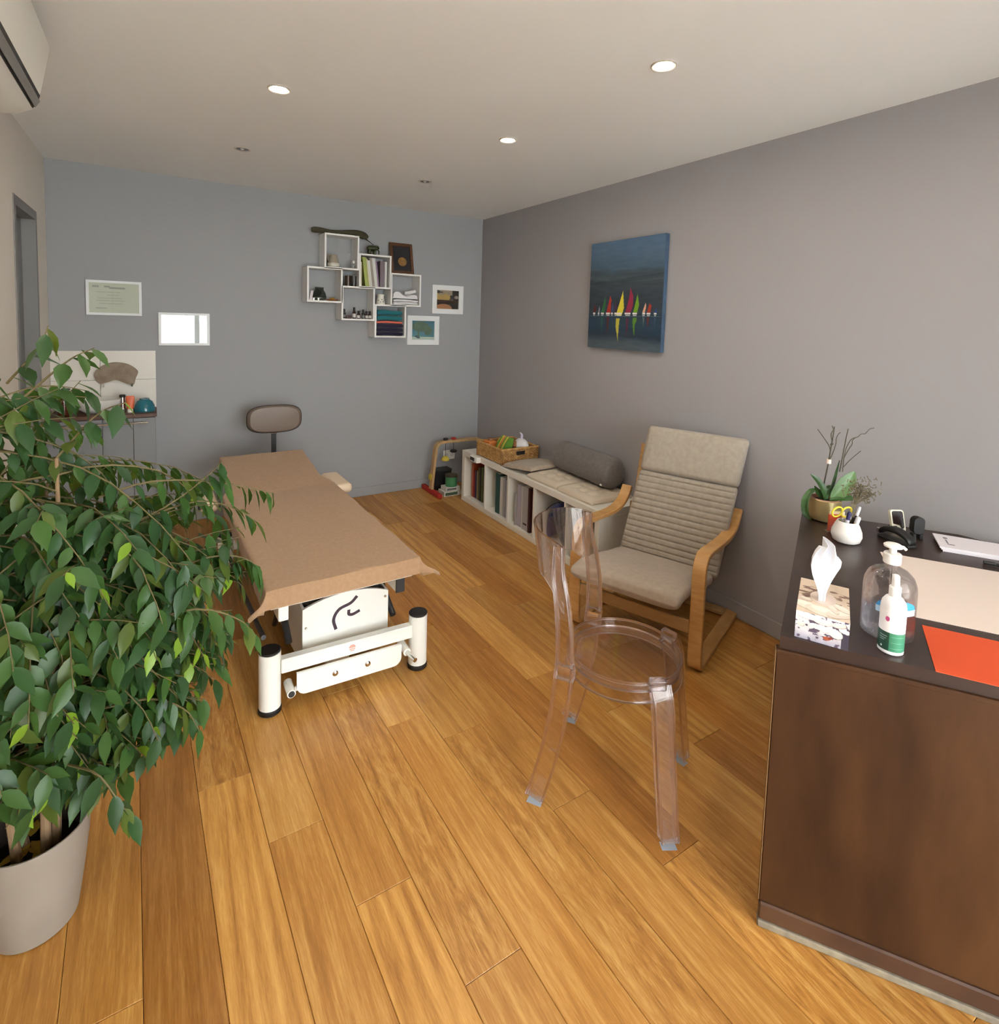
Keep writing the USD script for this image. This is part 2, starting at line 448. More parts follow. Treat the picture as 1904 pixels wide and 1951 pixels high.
# ------------------------------------------------------------------ massage table
m_white = mat('white_lacquer', (236, 235, 228), 0.35, bump=0.03, bscale=60)
m_scuffed = mat('scuffed_white_lacquer', (236, 234, 226), 0.4, rgb2=(196, 190, 178), nscale=9, contrast=(0.60, 0.74), detail=6)
m_blackp = mat('black_plastic', (24, 22, 22), 0.5)
m_dark = mat('dark_grey_steel', (52, 51, 52), 0.45, metal=0.2)
m_chrome = mat('chrome', (215, 213, 210), 0.12, 1.0)
m_cream = mat('cream_vinyl', (226, 203, 174), 0.5, bump=0.05, bscale=200)
m_sheetcloth = mat('brown_cover_cloth', (168, 135, 104), 0.95, rgb2=(160, 127, 96), nscale=60, bump=0.25, bscale=700, sheen=0.15, bdist=0.0006)
m_plum = mat('plum_print', (58, 38, 52), 0.5)
m_red = mat('red_sticker', (222, 150, 130), 0.5)

TA = 0.0227
tdir, tx = np.array([-math.sin(TA), math.cos(TA), 0]), np.array([math.cos(TA), math.sin(TA), 0])
table = thing('massage_table', 'white framed massage table with column feet standing in the middle of the room', 'massage table')
CL, CR = (0.362, 2.20), (0.978, 2.185)
RL, RR = (0.335, 3.52), (0.950, 3.505)
def column(c, mt):
    leg = part('column_foot', cyl(c, 0.041, 0.022, 0.243, 32), mt, table)
    part('column_cap', cyl(c, 0.0412, 0.2435, 0.252, 32, 0.003), m_blackp, leg, label='black cap')
    part('rubber_foot', cyl(c, 0.044, 0.0, 0.0215, 32, 0.004), m_blackp, leg, label='black rubber foot')
column(CL, m_scuffed); column(CR, m_white); column(RL, m_white); column(RR, m_white)
def between(a, b, z0, z1, w, c=0.004):
    a, b = np.array([*a, 0.]), np.array([*b, 0.])
    d = b - a; L = np.linalg.norm(d); d /= L
    return put(box((0, -w / 2, z0), (L, w / 2, z1), c), frame_T(a, d, np.cross((0, 0, 1), d)))
beam = part('cross_beam', between((CL[0] + 0.037, CL[1] - 0.012), (CR[0] - 0.037, CR[1] - 0.012), 0.155, 0.212, 0.04), m_white, table)
part('cross_beam', between((RL[0] + 0.04, RL[1]), (RR[0] - 0.04, RR[1]), 0.155, 0.212, 0.04), m_white, table)
# small round red emblem on the beam
ey_b = (np.array([*CR, 0]) - np.array([*CL, 0])); ey_b /= np.linalg.norm(ey_b)
bc = (np.array([*CL, 0]) + np.array([*CR, 0])) / 2 + np.array([0.005, -0.0325, 0.186])
emb = [shapely.box(-0.013, 0.0035 - 0.002, 0.013, 0.0035 + 0.002), shapely.box(-0.012, -0.006, 0.012, -0.0025), shapely.box(-0.008, 0.0075, 0.008, 0.0105), shapely.box(-0.008, -0.012, 0.008, -0.009)]
part('emblem', put(prism(shapely.unary_union(emb + [Point(0, 0).buffer(0.014).difference(Point(0, 0).buffer(0.0115)).intersection(shapely.box(-1, 0.003, 1, 1))]), 0, 0.0008), frame_T(bc, ey_b, (0, 0, 1))), m_red, beam, False)
# foot plate under the beam
pw = 0.215
plate_shape = rrect(-pw, -0.048, pw, 0.09, 0.035).union(shapely.box(-pw, 0, pw, 0.042)).intersection(shapely.box(-1, -0.048, 1, 0.042))
pc = (np.array([*CL, 0]) + np.array([*CR, 0])) / 2 + np.array([-0.002, -0.044, 0.110])
plate = part('foot_plate', put(prism(plate_shape, -0.006, 0.006), frame_T(pc, ey_b, (0, 0, 1))), m_white, table, False)
for s in (-0.067, 0.067):
    part('screw', put(lathe([(0, 0), (0.0115, 0), (0.0115, 0.003), (0.007, 0.006), (0, 0.0065)], 20), frame_T(pc + ey_b * s + np.array([0, -0.006, 0.0]), ey_b, (0, 0, 1))), m_chrome, plate, label='chrome domed screw')
for s, zz in ((-1, 0.082), (1, 0.118)):
    e = pc + ey_b * s * (pw + 0.022); e[2] = zz if s < 0 else 0.115
    peg = part('pedal_sleeve', tube([e + (0, 0.06, 0.004), e + (0, -0.015, 0)], 0.0165, 20), m_white, table)
    if s < 0:
        part('pedal_plug', tube([e + (0, -0.0152, 0), e + (0, -0.018, 0)], 0.012, 20), m_dark, peg)
    else:
        part('pedal_rod', tube([e + (0, -0.0155, 0), e + (0.012, -0.075, -0.006)], 0.0095, 16), m_chrome, peg, label='chrome pedal rod')
    part('pedal_arm', between(tuple((pc + ey_b * s * (pw - 0.02))[:2] + (0, 0.012)), tuple(e[:2] + (-s * 0.0172, 0.012)), e[2] - 0.009, e[2] + 0.009, 0.008, 0.001), m_white, table)
# end panel with its arched top and plum emblem
px0, px1, pz0, pzc = 0.498, 0.866, 0.10, 0.343
arch = [(px0, pz0), (px1, pz0)] + [(px0 + (px1 - px0) * (1 - t), pzc + 0.036 * (1 - (2 * t - 1) ** 2)) for t in np.linspace(0, 1, 17)]
PYP = 2.262
panel = part('end_panel', put(prism(arch, 0, 0.012), frame_T((0, PYP + 0.012, 0), (1, 0, 0), (0, 0, 1))), m_white, table, False)
s1 = LineString(curve([(0.640, 0.262), (0.632, 0.300), (0.650, 0.332), (0.690, 0.346), (0.712, 0.366)], 24)).buffer(0.0052, cap_style='flat')
s2 = LineString(curve([(0.684, 0.322), (0.684, 0.306), (0.698, 0.302), (0.722, 0.310)], 16)).buffer(0.0050, cap_style='flat')
for s in (s1, s2):
    part('emblem', put(prism(affinity.translate(affinity.scale(s, 1.25, 1.2, origin=(0.684, 0.315)), 0.006, -0.026), 0, 0.0012), frame_T((0, PYP - 0.0002, 0), (1, 0, 0), (0, 0, 1))), m_plum, panel, False, label='plum coloured curved stroke')
for x_, z_ in ((px0 + 0.014, 0.262), (px1 - 0.014, 0.318)):
    part('screw', put(lathe([(0, 0), (0.006, 0), (0.004, 0.003), (0, 0.0035)], 14), frame_T((x_, PYP, z_), (1, 0, 0), (0, 0, 1))), m_chrome, panel)
part('side_panel', cat(prism([(2.276, 0.10), (2.62, 0.06), (3.35, 0.06), (3.35, 0.34), (2.276, 0.345)], 0, 0.01)).apply_transform(frame_T((px0, 0, 0), (0, 1, 0), (0, 0, 1))), m_white, table, False)
part('side_panel', cat(prism([(2.276, 0.10), (2.62, 0.06), (3.35, 0.06), (3.35, 0.34), (2.276, 0.345)], 0, 0.01)).apply_transform(frame_T((px1 - 0.01, 0, 0), (0, 1, 0), (0, 0, 1))), m_white, table, False)
part('lift_housing', cat(box((px0 + 0.012, 2.30, 0.12), (px1 - 0.012, 3.3, 0.36), 0.02), box((px0 + 0.014, 2.32, 0.36), (px1 - 0.014, 3.1, 0.455))), m_dark, table)
part('base_rail', box((0.60, 2.276, 0.06), (0.70, 3.49, 0.10), 0.004), m_white, table)
for x_ in (0.452, 0.905):
    part('lift_arm', tube([(x_, 2.30, 0.20), (x_, 2.78, 0.455)], 0.014, 12), m_dark, table)
part('lift_arm', tube([(0.452, 2.62, 0.12), (0.452, 2.34, 0.46)], 0.012, 12), m_dark, table)
part('control_bar', tube(curve([(0.346, 2.243, 0.281), (0.345, 2.5, 0.247), (0.345, 3.06, 0.177), (0.345, 3.42, 0.15)], 16), 0.010, 12), m_dark, table, label='dark round control bar')
# top frame: rails, white board and padded deck
TZ = 0.56
T_top = frame_T((0.63, 2.085, 0), tx, tdir)
part('side_rail', put(box((0.215, 0.03, 0.40), (0.252, 1.20, 0.459), 0.003), T_top), m_white, table)
part('rail_cap', put(box((0.214, 0.022, 0.399), (0.253, 0.0295, 0.460), 0.002), T_top), m_dark, table)
part('side_rail', put(box((-0.252, 0.03, 0.40), (-0.215, 1.20, 0.459), 0.003), T_top), m_white, table)
part('cross_rail', put(box((-0.214, 0.25, 0.42), (0.214, 0.30, 0.459), 0.003), T_top), m_dark, table)
part('deck_board', put(box((-0.285, 0.012, 0.462), (0.285, 1.18, 0.4815), 0.004), T_top), m_white, table)
part('padded_deck', put(rbox((-0.30, 0.02, 0.482), (0.30, 1.19, TZ - 0.012), 0.02), T_top), m_cream, table)
HA = 0.14
hd = np.array([0, math.cos(HA), math.sin(HA)])
T_head = T_top @ frame_T((0, 1.20, TZ - 0.012 - 0.07 * math.cos(HA)), (1, 0, 0), hd)
part('head_section', put(rbox((-0.25, 0.008, 0.0), (0.25, 0.60, 0.069), 0.02), T_head), m_cream, table, label='raised padded head section')
for s in (-1, 1):
    x0_, x1_ = (0.335, 0.455) if s > 0 else (-0.40, -0.31)
    arm = part('arm_rest', put(rbox((x0_, 1.30, 0.435), (x1_, 1.63, 0.497), 0.028), T_top), m_cream, table, label='cream padded arm rest')
    part('arm_bracket', put(box((min(s * 0.24, s * 0.4), 1.46, 0.41), (max(s * 0.24, s * 0.4), 1.50, 0.434), 0.003), T_top), m_dark, arm)
# the cloth cover, lying over the deck and hanging down at its edges
def cover():
    ns, nt = 70, 150
    S = np.linspace(-1, 1, ns)
    Tt = np.concatenate([np.linspace(-0.075, 0.0, 14), np.linspace(0.0, 1.86, nt - 14)[1:]])
    P = np.zeros((ns, len(Tt), 3))
    for j, t in enumerate(Tt):
        b = max(0.0, -t)                                    # hanging over the front edge
        yy = max(t, 0.0)
        if yy < 1.19:
            half, top, y_, zt = 0.303, 0, yy, TZ - 0.010
        else:
            q = yy - 1.19
            k = min(1.0, q / 0.16)
            half = 0.303 - 0.05 * k * k * (3 - 2 * k)
            bend = min(1.0, q / 0.05)
            y_ = 1.19 + q * math.cos(HA)
            zt = TZ - 0.008 + math.sin(HA) * max(0.0, q - 0.02)
        back = max(0.0, yy - 1.80)
        if back > 0:
            zt -= back * 0.9; y_ -= back * 0.6
            half -= back * 0.3
        hang = 0.062 + 0.008 * math.sin(yy * 5.0) + 0.003 * math.sin(yy * 19)
        if yy < 0.10:
            hang += 0.03 * (1 - yy / 0.10)
        full = half + hang
        for i, s in enumerate(S):
            d = abs(s) * full
            sg = np.sign(s)
            a = max(0.0, d - half)
            r0 = 0.014
            x = min(d, half)
            z = zt
            if a > 0 or b > 0:
                fa, fb = min(1, a / 0.05), min(1, b / 0.05)
                drop = math.hypot(a, b)
                x = half + a * (0.13 + 0.62 * fb)
                z = zt - drop * (0.97 - 0.30 * fa * fb) + (r0 * 0.35 * (1 - math.exp(-drop / r0)))
                y_b = b * (0.06 + 0.62 * fa)
            else:
                y_b = 0.0
                z = zt + 0.0012 * math.sin(s * 9 + yy * 5) * (abs(s) < 0.9)
            # soft ripples of the hanging edge
            x += 0.003 * math.sin(yy * 21 + 1.3 * sg) * min(1, a / 0.04)
            P[i, j] = (sg * x, y_ - y_b - (0.012 if b > 0 else 0.012), z)
    return sheet(P, 0.004)
single('table_cover', put(cover(), T_top), m_sheetcloth, 'brown cloth cover draped over the massage table', 'cover', 60)

# ------------------------------------------------------------------ stool behind the table
m_taupe = mat('taupe_vinyl', (122, 106, 94), 0.45, bump=0.04, bscale=150)
stool = thing('stool', 'wheeled stool with taupe oval backrest standing behind the massage table', 'stool', (0.735, 4.17, 0))
def oval(w, h, d, n=3.2):
    a = np.linspace(0, 2 * PI, 48, endpoint=False)
    c, s = np.cos(a), np.sin(a)
    x, z = np.sign(c) * np.abs(c) ** (2 / n) * w / 2, np.sign(s) * np.abs(s) ** (2 / n) * h / 2
    rings = []
    for k, yy in ((0.55, -d / 2), (0.9, -d * 0.42), (1.0, -d * 0.15), (1.0, d * 0.25), (0.9, d * 0.46), (0.5, d / 2)):
        rings.append(np.stack([x * k, np.full(48, yy), z * k], 1))
    return loft(rings), np.stack([x * 1.005, np.zeros(48), z * 1.005], 1)
bm, rimc = oval(0.372, 0.198, 0.06)
bt = frame_T((0, 0.09, 0.787), (1, 0, 0), (0, 1, 0.0))
bk = part('backrest', put(bm, bt), m_taupe, stool)
part('piping', put(tube(np.vstack([rimc, rimc[:2]]), 0.0042, 8), bt), m_blackp, bk, label='black piping')
part('back_post', cat(box((-0.017, 0.122, 0.44), (0.017, 0.130, 0.80), 0.002), box((-0.017, -0.02, 0.434), (0.017, 0.130, 0.4395), 0.001)), m_dark, stool)
part('post_collar', box((-0.022, 0.117, 0.672), (0.022, 0.1215, 0.684)), m_chrome, stool)
part('seat', lathe([(0, 0.45), (0.15, 0.45), (0.172, 0.465), (0.175, 0.485), (0.165, 0.508), (0.12, 0.518), (0, 0.522)], 40), m_taupe, stool)
part('gas_lift', cat(cyl((0, 0), 0.025, 0.09, 0.30), cyl((0, 0), 0.014, 0.30, 0.433)), m_chrome, stool)
for k in range(5):
    a = k * 2 * PI / 5 + 0.3
    d = np.array([math.cos(a), math.sin(a), 0])
    lg = part('base_leg', tube([d * 0.03 + (0, 0, 0.10), d * 0.22 + (0, 0, 0.075)], [0.018, 0.012], 8), m_blackp, stool)
    w_ = np.cross(d, (0, 0, 1))
    part('caster', tube([d * 0.22 + w_ * -0.012 + (0, 0, 0.027), d * 0.22 + w_ * 0.012 + (0, 0, 0.027)], 0.026, 16), m_blackp, lg)
# ------------------------------------------------------------------ low white bookcase along the right wall
m_melamine = mat('white_melamine', (232, 228, 217), 0.42)
SX0, SX1, SY0, SY1, SZ = 2.233, 2.625, 2.398, 4.133, 0.437
low = thing('low_bookcase', 'low white bookcase with five compartments along the right wall', 'bookcase')
TK = 0.042
part('top_board', box((SX0, SY0, SZ - TK), (SX1, SY1, SZ), 0.0015), m_melamine, low, False)
part('bottom_board', box((SX0, SY0 + TK, 0.001), (SX1, SY1 - TK, TK), 0.0015), m_melamine, low, False)
for y0 in (SY0, SY1 - TK):
    part('side_board', box((SX0, y0, 0.001), (SX1, y0 + TK, SZ - TK - 0.0005), 0.0015), m_melamine, low, False)
part('back_board', box((SX1 - 0.012, SY0 + TK, TK), (SX1 - 0.004, SY1 - TK, SZ - TK)), m_melamine, low, False)
DIV = [3.757, 3.416, 3.080, 2.735]
for y0 in DIV:
    part('divider', box((SX0 + 0.001, y0 - 0.017, TK + 0.0003), (SX1 - 0.0125, y0, SZ - TK - 0.0003)), m_melamine, low, False)
SHZ = TK + 0.001

def book(name, label, cat, y, t, hgt, depth, cover, x=SX0 + 0.02, pages=None, group=None, z=None, lean=0.0, extra=None):
    """An upright book or binder; its spine faces the room (-x); y is its far side, t its thickness."""
    b = thing(name, label, cat, (x, y - t, SHZ if z is None else z), 0.0, group)
    k = min(0.003, t * 0.2)
    sh = np.eye(4); sh[1, 2] = lean
    c = cat_(box((0, 0, 0), (k, t, hgt), 0.0006), box((k, 0, 0), (depth, k, hgt)), box((k, t - k, 0), (depth, t, hgt)))
    part('cover', put(c, sh), cover, b, False)
    part('pages', put(box((k, k, 0.004), (depth - 0.004, t - k, hgt - 0.004)), sh), pages or m_paper, b, False)
    if extra:
        extra(b, t, hgt)
    return b
cat_ = cat
m_paper = mat('book_pages', (214, 206, 188), 0.9)
BK = {n: mat('cover_' + n, c, 0.5) for n, c in dict(orange=(176, 84, 52), red=(150, 34, 30), black=(34, 32, 34), olive=(84, 82, 44), green=(88, 104, 46), darkgreen=(46, 58, 36), grey=(92, 92, 88), tan=(146, 126, 90),
      teal=(36, 84, 82), white=(206, 206, 200), lilac=(176, 170, 182), silver=(170, 168, 168), maroon=(62, 28, 34), navy=(34, 44, 84), paleblue=(150, 160, 172), mauve=(140, 128, 132), cream=(212, 204, 176), lime=(158, 168, 84), taupe=(150, 140, 126), plum=(120, 104, 112), purple=(132, 108, 136)).items()}
# far compartment: a row of books
y = 4.062
for n, t, hh, dd, lab in (('orange', 0.022, 0.285, 0.2, 'tall rust orange book, first from the far end of the low bookcase'), ('red', 0.020, 0.215, 0.19, 'short bright red book beside the tall rust orange book'),
                          ('navy', 0.012, 0.235, 0.18, 'thin navy book between the red book and the tan book'), ('tan', 0.016, 0.245, 0.2, 'tan spined book in the far compartment of the low bookcase'),
                          ('olive', 0.026, 0.275, 0.2, 'thick olive green book in the far compartment of the low bookcase'), ('black', 0.018, 0.285, 0.2, 'black spined book between the olive book and the yellowish green book'),
                          ('green', 0.022, 0.290, 0.21, 'yellowish green book in the far compartment of the low bookcase'), ('darkgreen', 0.020, 0.285, 0.21, 'dark green book beside the yellowish green book'),
                          ('grey', 0.022, 0.280, 0.2, 'grey book nearest the divider in the far compartment')):
    book('book', lab, 'book', y, t, hh, dd, BK[n], x=SX0 + 0.06, group='books in the far compartment of the low bookcase')
    y -= t + (0.012 if n in ('red', 'navy') else 0.006)
# second compartment: binders
def ring(b, t, hgt):
    part('finger_ring', tube([(-0.0005 - 0.0012, t / 2 + 0.011 * math.cos(a), 0.07 + 0.011 * math.sin(a)) for a in np.linspace(0, 2 * PI, 17)], 0.0022, 6), m_dark, b, label='dark finger ring')
y = 3.632
for n, t, hh, lab in (('teal', 0.062, 0.315, 'dark teal binder in the second compartment from the far end'), ('white', 0.038, 0.300, 'white binder beside the dark teal binder'),
                      ('silver', 0.030, 0.305, 'silver grey binder beside the white binder'), ('paleblue', 0.030, 0.300, 'pale blue grey binder in the second compartment'), ('mauve', 0.022, 0.295, 'slim mauve grey folder in the second compartment')):
    book('binder', lab, 'binder', y, t, hh, 0.25, BK[n], x=SX0 + 0.035, group='binders in the second compartment')
    y -= t + 0.004
# third compartment: magazine boxes, grey binder and slim maroon folder
y = 3.335
def grey_label(b, t, hgt):
    part('label', box((-0.0008, t * 0.2, hgt * 0.12), (-0.0002, t * 0.8, hgt * 0.16)), m_dark, b, False)
for n, t, hh, x_, lab, ex in (('silver', 0.014, 0.235, 0.018, 'short pale folder at the front of the middle compartment', None), ('lilac', 0.050, 0.315, 0.03, 'pale lilac binder in the middle compartment', None), ('white', 0.012, 0.310, 0.028, 'thin white folder beside the pale lilac binder', None),
                              ('silver', 0.072, 0.318, 0.025, 'wide grey binder with a dark label in the middle compartment', grey_label), ('maroon', 0.022, 0.322, 0.02, 'slim dark maroon folder against the middle divider', None)):
    book('binder', lab, 'binder', y, t, hh, 0.26, BK[n], x=SX0 + x_, group='binders in the middle compartment', extra=ex)
    y -= t + 0.006
# fourth compartment: blue fabric roll
m_blue = mat('blue_fabric', (36, 54, 112), 0.95, rgb2=(28, 42, 92), nscale=14, bump=0.3, bscale=260, sheen=0.2)
m_blue2 = mat('dark_blue_fabric', (40, 48, 74), 0.95, bump=0.3, bscale=200)
roll = thing('blue_cushion', 'dark blue curved cushion squeezed into the fourth compartment of the low bookcase', 'cushion')
arcp = curve([(SX0 + 0.15, 3.015, SHZ + 0.012), (SX0 + 0.15, 3.012, SHZ + 0.07), (SX0 + 0.15, 2.985, SHZ + 0.15), (SX0 + 0.15, 2.93, SHZ + 0.215), (SX0 + 0.15, 2.86, SHZ + 0.262), (SX0 + 0.15, 2.80, SHZ + 0.285)], 30)
tt = np.gradient(arcp, axis=0); tt /= np.linalg.norm(tt, axis=1, keepdims=True)
part('cushion_body', pad(arcp, np.cross(tt, (1, 0, 0)), (1, 0, 0), 0.25, np.r_[0.03, 0.06, np.full(len(arcp) - 4, 0.075), 0.06, 0.03], ex=5), m_blue, roll)
part('strap', tube(arcp[3:-3] + np.cross((1, 0, 0), tt[3:-3]) * -0.039 + (-0.10, 0, 0), 0.003, 6), m_blue2, roll)
bag = thing('blue_bag', 'crumpled slate blue bag at the bottom of the fourth compartment', 'bag')
s_ = trimesh.creation.icosphere(4, 1.0)
v = s_.vertices * (0.085, 0.12, 0.075)
v = v * (1 + 0.35 * (meshkit.fbm(s_.vertices * 2.6, 3, 5) - 0.5))[:, None]
v[:, 2] = np.maximum(v[:, 2], -0.062)
v *= (1.0, 0.62, 1.0)
v += (SX0 + 0.13, 2.835, SHZ + 0.064)
part('bag_body', trimesh.Trimesh(v, s_.faces), m_blue2, bag, True)
part('handle', tube(curve([(SX0 + 0.13, 2.81, SHZ + 0.125), (SX0 + 0.11, 2.83, SHZ + 0.16), (SX0 + 0.13, 2.86, SHZ + 0.125)], 14), 0.006, 8), m_blue, bag)
# nearest compartment: lever arch binder lying with its ring to the front
y = 2.70
for n, t, hh, lab, ex in (('silver', 0.080, 0.318, 'light grey lever arch binder with finger ring in the nearest compartment', ring), ('white', 0.07, 0.315, 'white lever arch binder in the nearest compartment', ring)):
    book('binder', lab, 'binder', y, t, hh, 0.27, BK[n], x=SX0 + 0.03, group='binders in the nearest compartment', extra=ex)
    y -= t + 0.008

# ---- on top of the low bookcase
m_lcd = mat('lcd_dark', (38, 24, 22), 0.2)
clock = thing('digital_clock', 'small white digital thermometer clock on the front edge of the low bookcase', 'clock', (SX0 - 0.012, 3.815, SZ - 0.042))
part('case', rbox((-0.028, 0, 0), (0.0115, 0.115, 0.047), 0.006), m_white, clock)
part('display', box((-0.0292, 0.038, 0.010), (-0.0282, 0.105, 0.038)), m_lcd, clock, False, label='dark display')
m_wick = mat('wicker', (206, 164, 104), 0.7, rgb2=(170, 126, 72), nscale=40, bump=0.4, bscale=120)
m_wick2 = mat('wicker_dark', (146, 106, 60), 0.75, rgb2=(120, 84, 44), nscale=30)
bx0, bx1, by0, by1, bz, bh = 2.262, 2.60, 3.545, 3.925, SZ + 0.0015, 0.125
bas = thing('wicker_basket', 'rectangular wicker basket of toys on the far end of the low bookcase', 'basket')
part('base', box((bx0 + 0.012, by0 + 0.012, bz), (bx1 - 0.012, by1 - 0.012, bz + 0.012)), m_wick2, bas, False)
def weave(a, b, nrow):
    a, b = np.array(a), np.array(b)
    n = int(np.linalg.norm(b - a) / 0.011)
    d = (b - a) / np.linalg.norm(b - a); o = np.array([-d[1], d[0], 0])
    rows = []
    for k in range(nrow):
        ph = k % 2
        p = [a + d * np.linalg.norm(b - a) * t + o * 0.004 * math.sin(PI * (t * n + ph)) + np.array([0, 0, 0.012 + k * (bh - 0.03) / (nrow - 1)]) for t in np.linspace(0, 1, n * 2 + 1)]
        rows.append(tube(p, 0.0052, 5))
    return cat(*rows)
cs = [(bx0, by0, bz), (bx1, by0, bz), (bx1, by1, bz), (bx0, by1, bz)]
for k in range(4):
    a, b = np.array(cs[k]), np.array(cs[(k + 1) % 4])
    w_ = part('woven_side', weave(a, b, 10), m_wick, bas, kind='stuff')
    n = int(np.linalg.norm(b - a) / 0.022)
    part('stake', cat(*[tube([a + (b - a) * (i + 0.5) / n + (0, 0, 0.006), a + (b - a) * (i + 0.5) / n + (0, 0, bh - 0.012)], 0.003, 5) for i in range(n)]), m_wick2, w_, kind='stuff')
rim = np.array([*cs, cs[0], cs[1]]) + (0, 0, bh - 0.008)
part('rim', cat(*[tube([rim[k], rim[k + 1]], 0.009, 10) for k in range(4)], *[trimesh.creation.icosphere(1, 0.010).apply_translation(rim[k]) for k in range(4)]), m_wick, bas)
for c in cs:
    part('corner_post', tube([np.array(c) + (0, 0, 0.0), np.array(c) + (0, 0, bh - 0.01)], 0.008, 8), m_wick2, bas)
part('handle_hole', rbox(((bx0 + bx1) / 2 - 0.04, by0 - 0.0105, bz + 0.068), ((bx0 + bx1) / 2 + 0.04, by0 - 0.006, bz + 0.098), 0.002), m_blackp, bas, label='dark hand hole')
# toys in the basket
T_ = {n: mat('toy_' + n, c, 0.6) for n, c in dict(yellow=(206, 186, 70), orange=(206, 120, 56), green=(96, 142, 50), white=(224, 220, 222), lilac=(186, 178, 200), brown=(150, 104, 66), red=(176, 40, 34)).items()}
tb = thing('striped_toy', 'green yellow and orange striped fabric toy standing in the wicker basket', 'toy', (2.36, 3.70, bz + 0.013))
for k, n in enumerate(('green', 'yellow', 'green', 'orange', 'yellow', 'green')):
    a0, a1 = -0.5 + k / 6, -0.5 + (k + 1) / 6
    rg = []
    for t in np.linspace(0, 1, 9):
        w = 0.026 * math.sin(PI * (0.12 + 0.76 * t)) + 0.012
        c0 = np.array([0.05 * t - 0.02, a0 * 0.12 - 0.03 * t, 0.17 * t]); c1 = np.array([0.05 * t - 0.02, a1 * 0.12 - 0.03 * t, 0.17 * t])
        rg.append([c0 + (-w, 0, 0), c1 + (-w, 0, 0), c1 + (-w * 0.5, 0.0, 0.012), c1 + (w, 0, 0), c0 + (w, 0, 0), c0 + (-w * 0.5, 0, 0.012)])
    part('stripe', loft(rg), T_[n], tb, 30, label=n + ' stripe')
ball = thing('yellow_ball', 'pale yellow soft ball behind the striped toy in the basket', 'ball', (2.455, 3.815, bz + 0.013))
part('ball_body', trimesh.creation.icosphere(3, 0.062).apply_translation((0, 0, 0.085)), T_['yellow'], ball, True)
part('band', lathe([(0.058, 0.078), (0.0635, 0.078), (0.0635, 0.092), (0.058, 0.092)], 32), T_['orange'], ball)
ob = thing('orange_toy', 'orange toy block at the far corner of the wicker basket', 'toy', (2.335, 3.845, bz + 0.013))
part('block', rbox((-0.04, -0.05, 0), (0.04, 0.05, 0.118), 0.015), T_['orange'], ob)
part('knob', cyl((0, 0), 0.018, 0.1185, 0.135), T_['brown'], ob)
pl = thing('plush_mouse', 'white and lilac plush toy with tan belly in the basket', 'toy', (2.50, 3.635, bz + 0.013))
body = trimesh.creation.icosphere(3, 1.0); body.apply_scale((0.055, 0.075, 0.062)); body.apply_translation((0, 0, 0.10))
part('plush_body', body, T_['white'], pl, True)
bell = trimesh.creation.icosphere(2, 0.036); bell.apply_translation((-0.034, 0.016, 0.105)); part('belly', bell, T_['brown'], pl, True)
part('ear', tube(curve([(0, 0.0, 0.155), (0.006, 0.004, 0.185), (-0.004, 0.018, 0.205)], 8), [0.012, 0.013, 0.013, 0.012, 0.011, 0.009, 0.007, 0.004], 8), T_['lilac'], pl)
# flat cushion, two tufted pads, bolster
m_linen = mat('beige_linen', (176, 161, 142), 0.95, rgb2=(164, 148, 130), nscale=40, bump=0.35, bscale=500, sheen=0.2, bdist=0.001)
m_ecru = mat('ecru_cotton', (206, 190, 168), 0.95, bump=0.35, bscale=420, sheen=0.2, bdist=0.001)
m_greyf = mat('grey_fabric', (118, 112, 107), 0.95, rgb2=(108, 102, 98), nscale=50, bump=0.35, bscale=520, sheen=0.15, bdist=0.001)
def soft(w, d, h0, h1, tuft=(), n=44, power=6):
    """A soft cushion w by d; the top bulges to h1 and dips at the tufts."""
    a = np.linspace(-1, 1, n)
    U, V = np.meshgrid(a, a, indexing='ij')
    edge = np.clip((1 - np.abs(U) ** power) * (1 - np.abs(V) ** power), 0, 1) ** 0.45
    k = 1 - 0.03 * (np.abs(U) ** 2) * (np.abs(V) ** 2)
    Z = h0 + (h1 - h0) * edge
    for (tu, tv) in tuft:
        r2 = ((U - tu) * w / 2) ** 2 + ((V - tv) * d / 2) ** 2
        Z = Z - (h1 - h0) * 0.85 * np.exp(-r2 / (0.024 ** 2)) * edge
    Z += 0.003 * (meshkit.noise(np.stack([U * 5, V * 5, U * 0 + 2.2], -1), 3) - 0.5)
    top = np.stack([U * w / 2 * k, V * d / 2 * k, np.maximum(Z, h0 * 0.6)], -1)
    m1 = sheet(top)
    bot = top.copy(); bot[..., 2] = np.minimum(h0 * 0.4, top[..., 2] - 0.001) * 0
    idx = np.arange(n * n).reshape(n, n)
    rimv = np.concatenate([idx[0, :-1], idx[:-1, -1], idx[-1, :0:-1], idx[:0:-1, 0]])
    N = n * n
    f = [m1.faces, m1.faces[:, ::-1] + N]
    s = []
    for i in range(len(rimv)):
        j = (i + 1) % len(rimv)
        s += [[rimv[i], rimv[j], rimv[j] + N], [rimv[i], rimv[j] + N, rimv[i] + N]]
    m = trimesh.Trimesh(np.vstack([top.reshape(-1, 3), bot.reshape(-1, 3)]), np.vstack(f + [s]), process=False)
    trimesh.repair.fix_normals(m)
    return m
TUFT = [(u, v) for u in (-0.5, 0, 0.5) for v in (-0.5, 0, 0.5)]
padm = thing('tufted_cushion', 'cream tufted seat pad on the low bookcase, nearest to the armchair', 'cushion', (2.432, 2.675, SZ + 0.001))
pb = part('pad_body', soft(0.355, 0.355, 0.012, 0.040, TUFT, 60), m_ecru, padm, True)
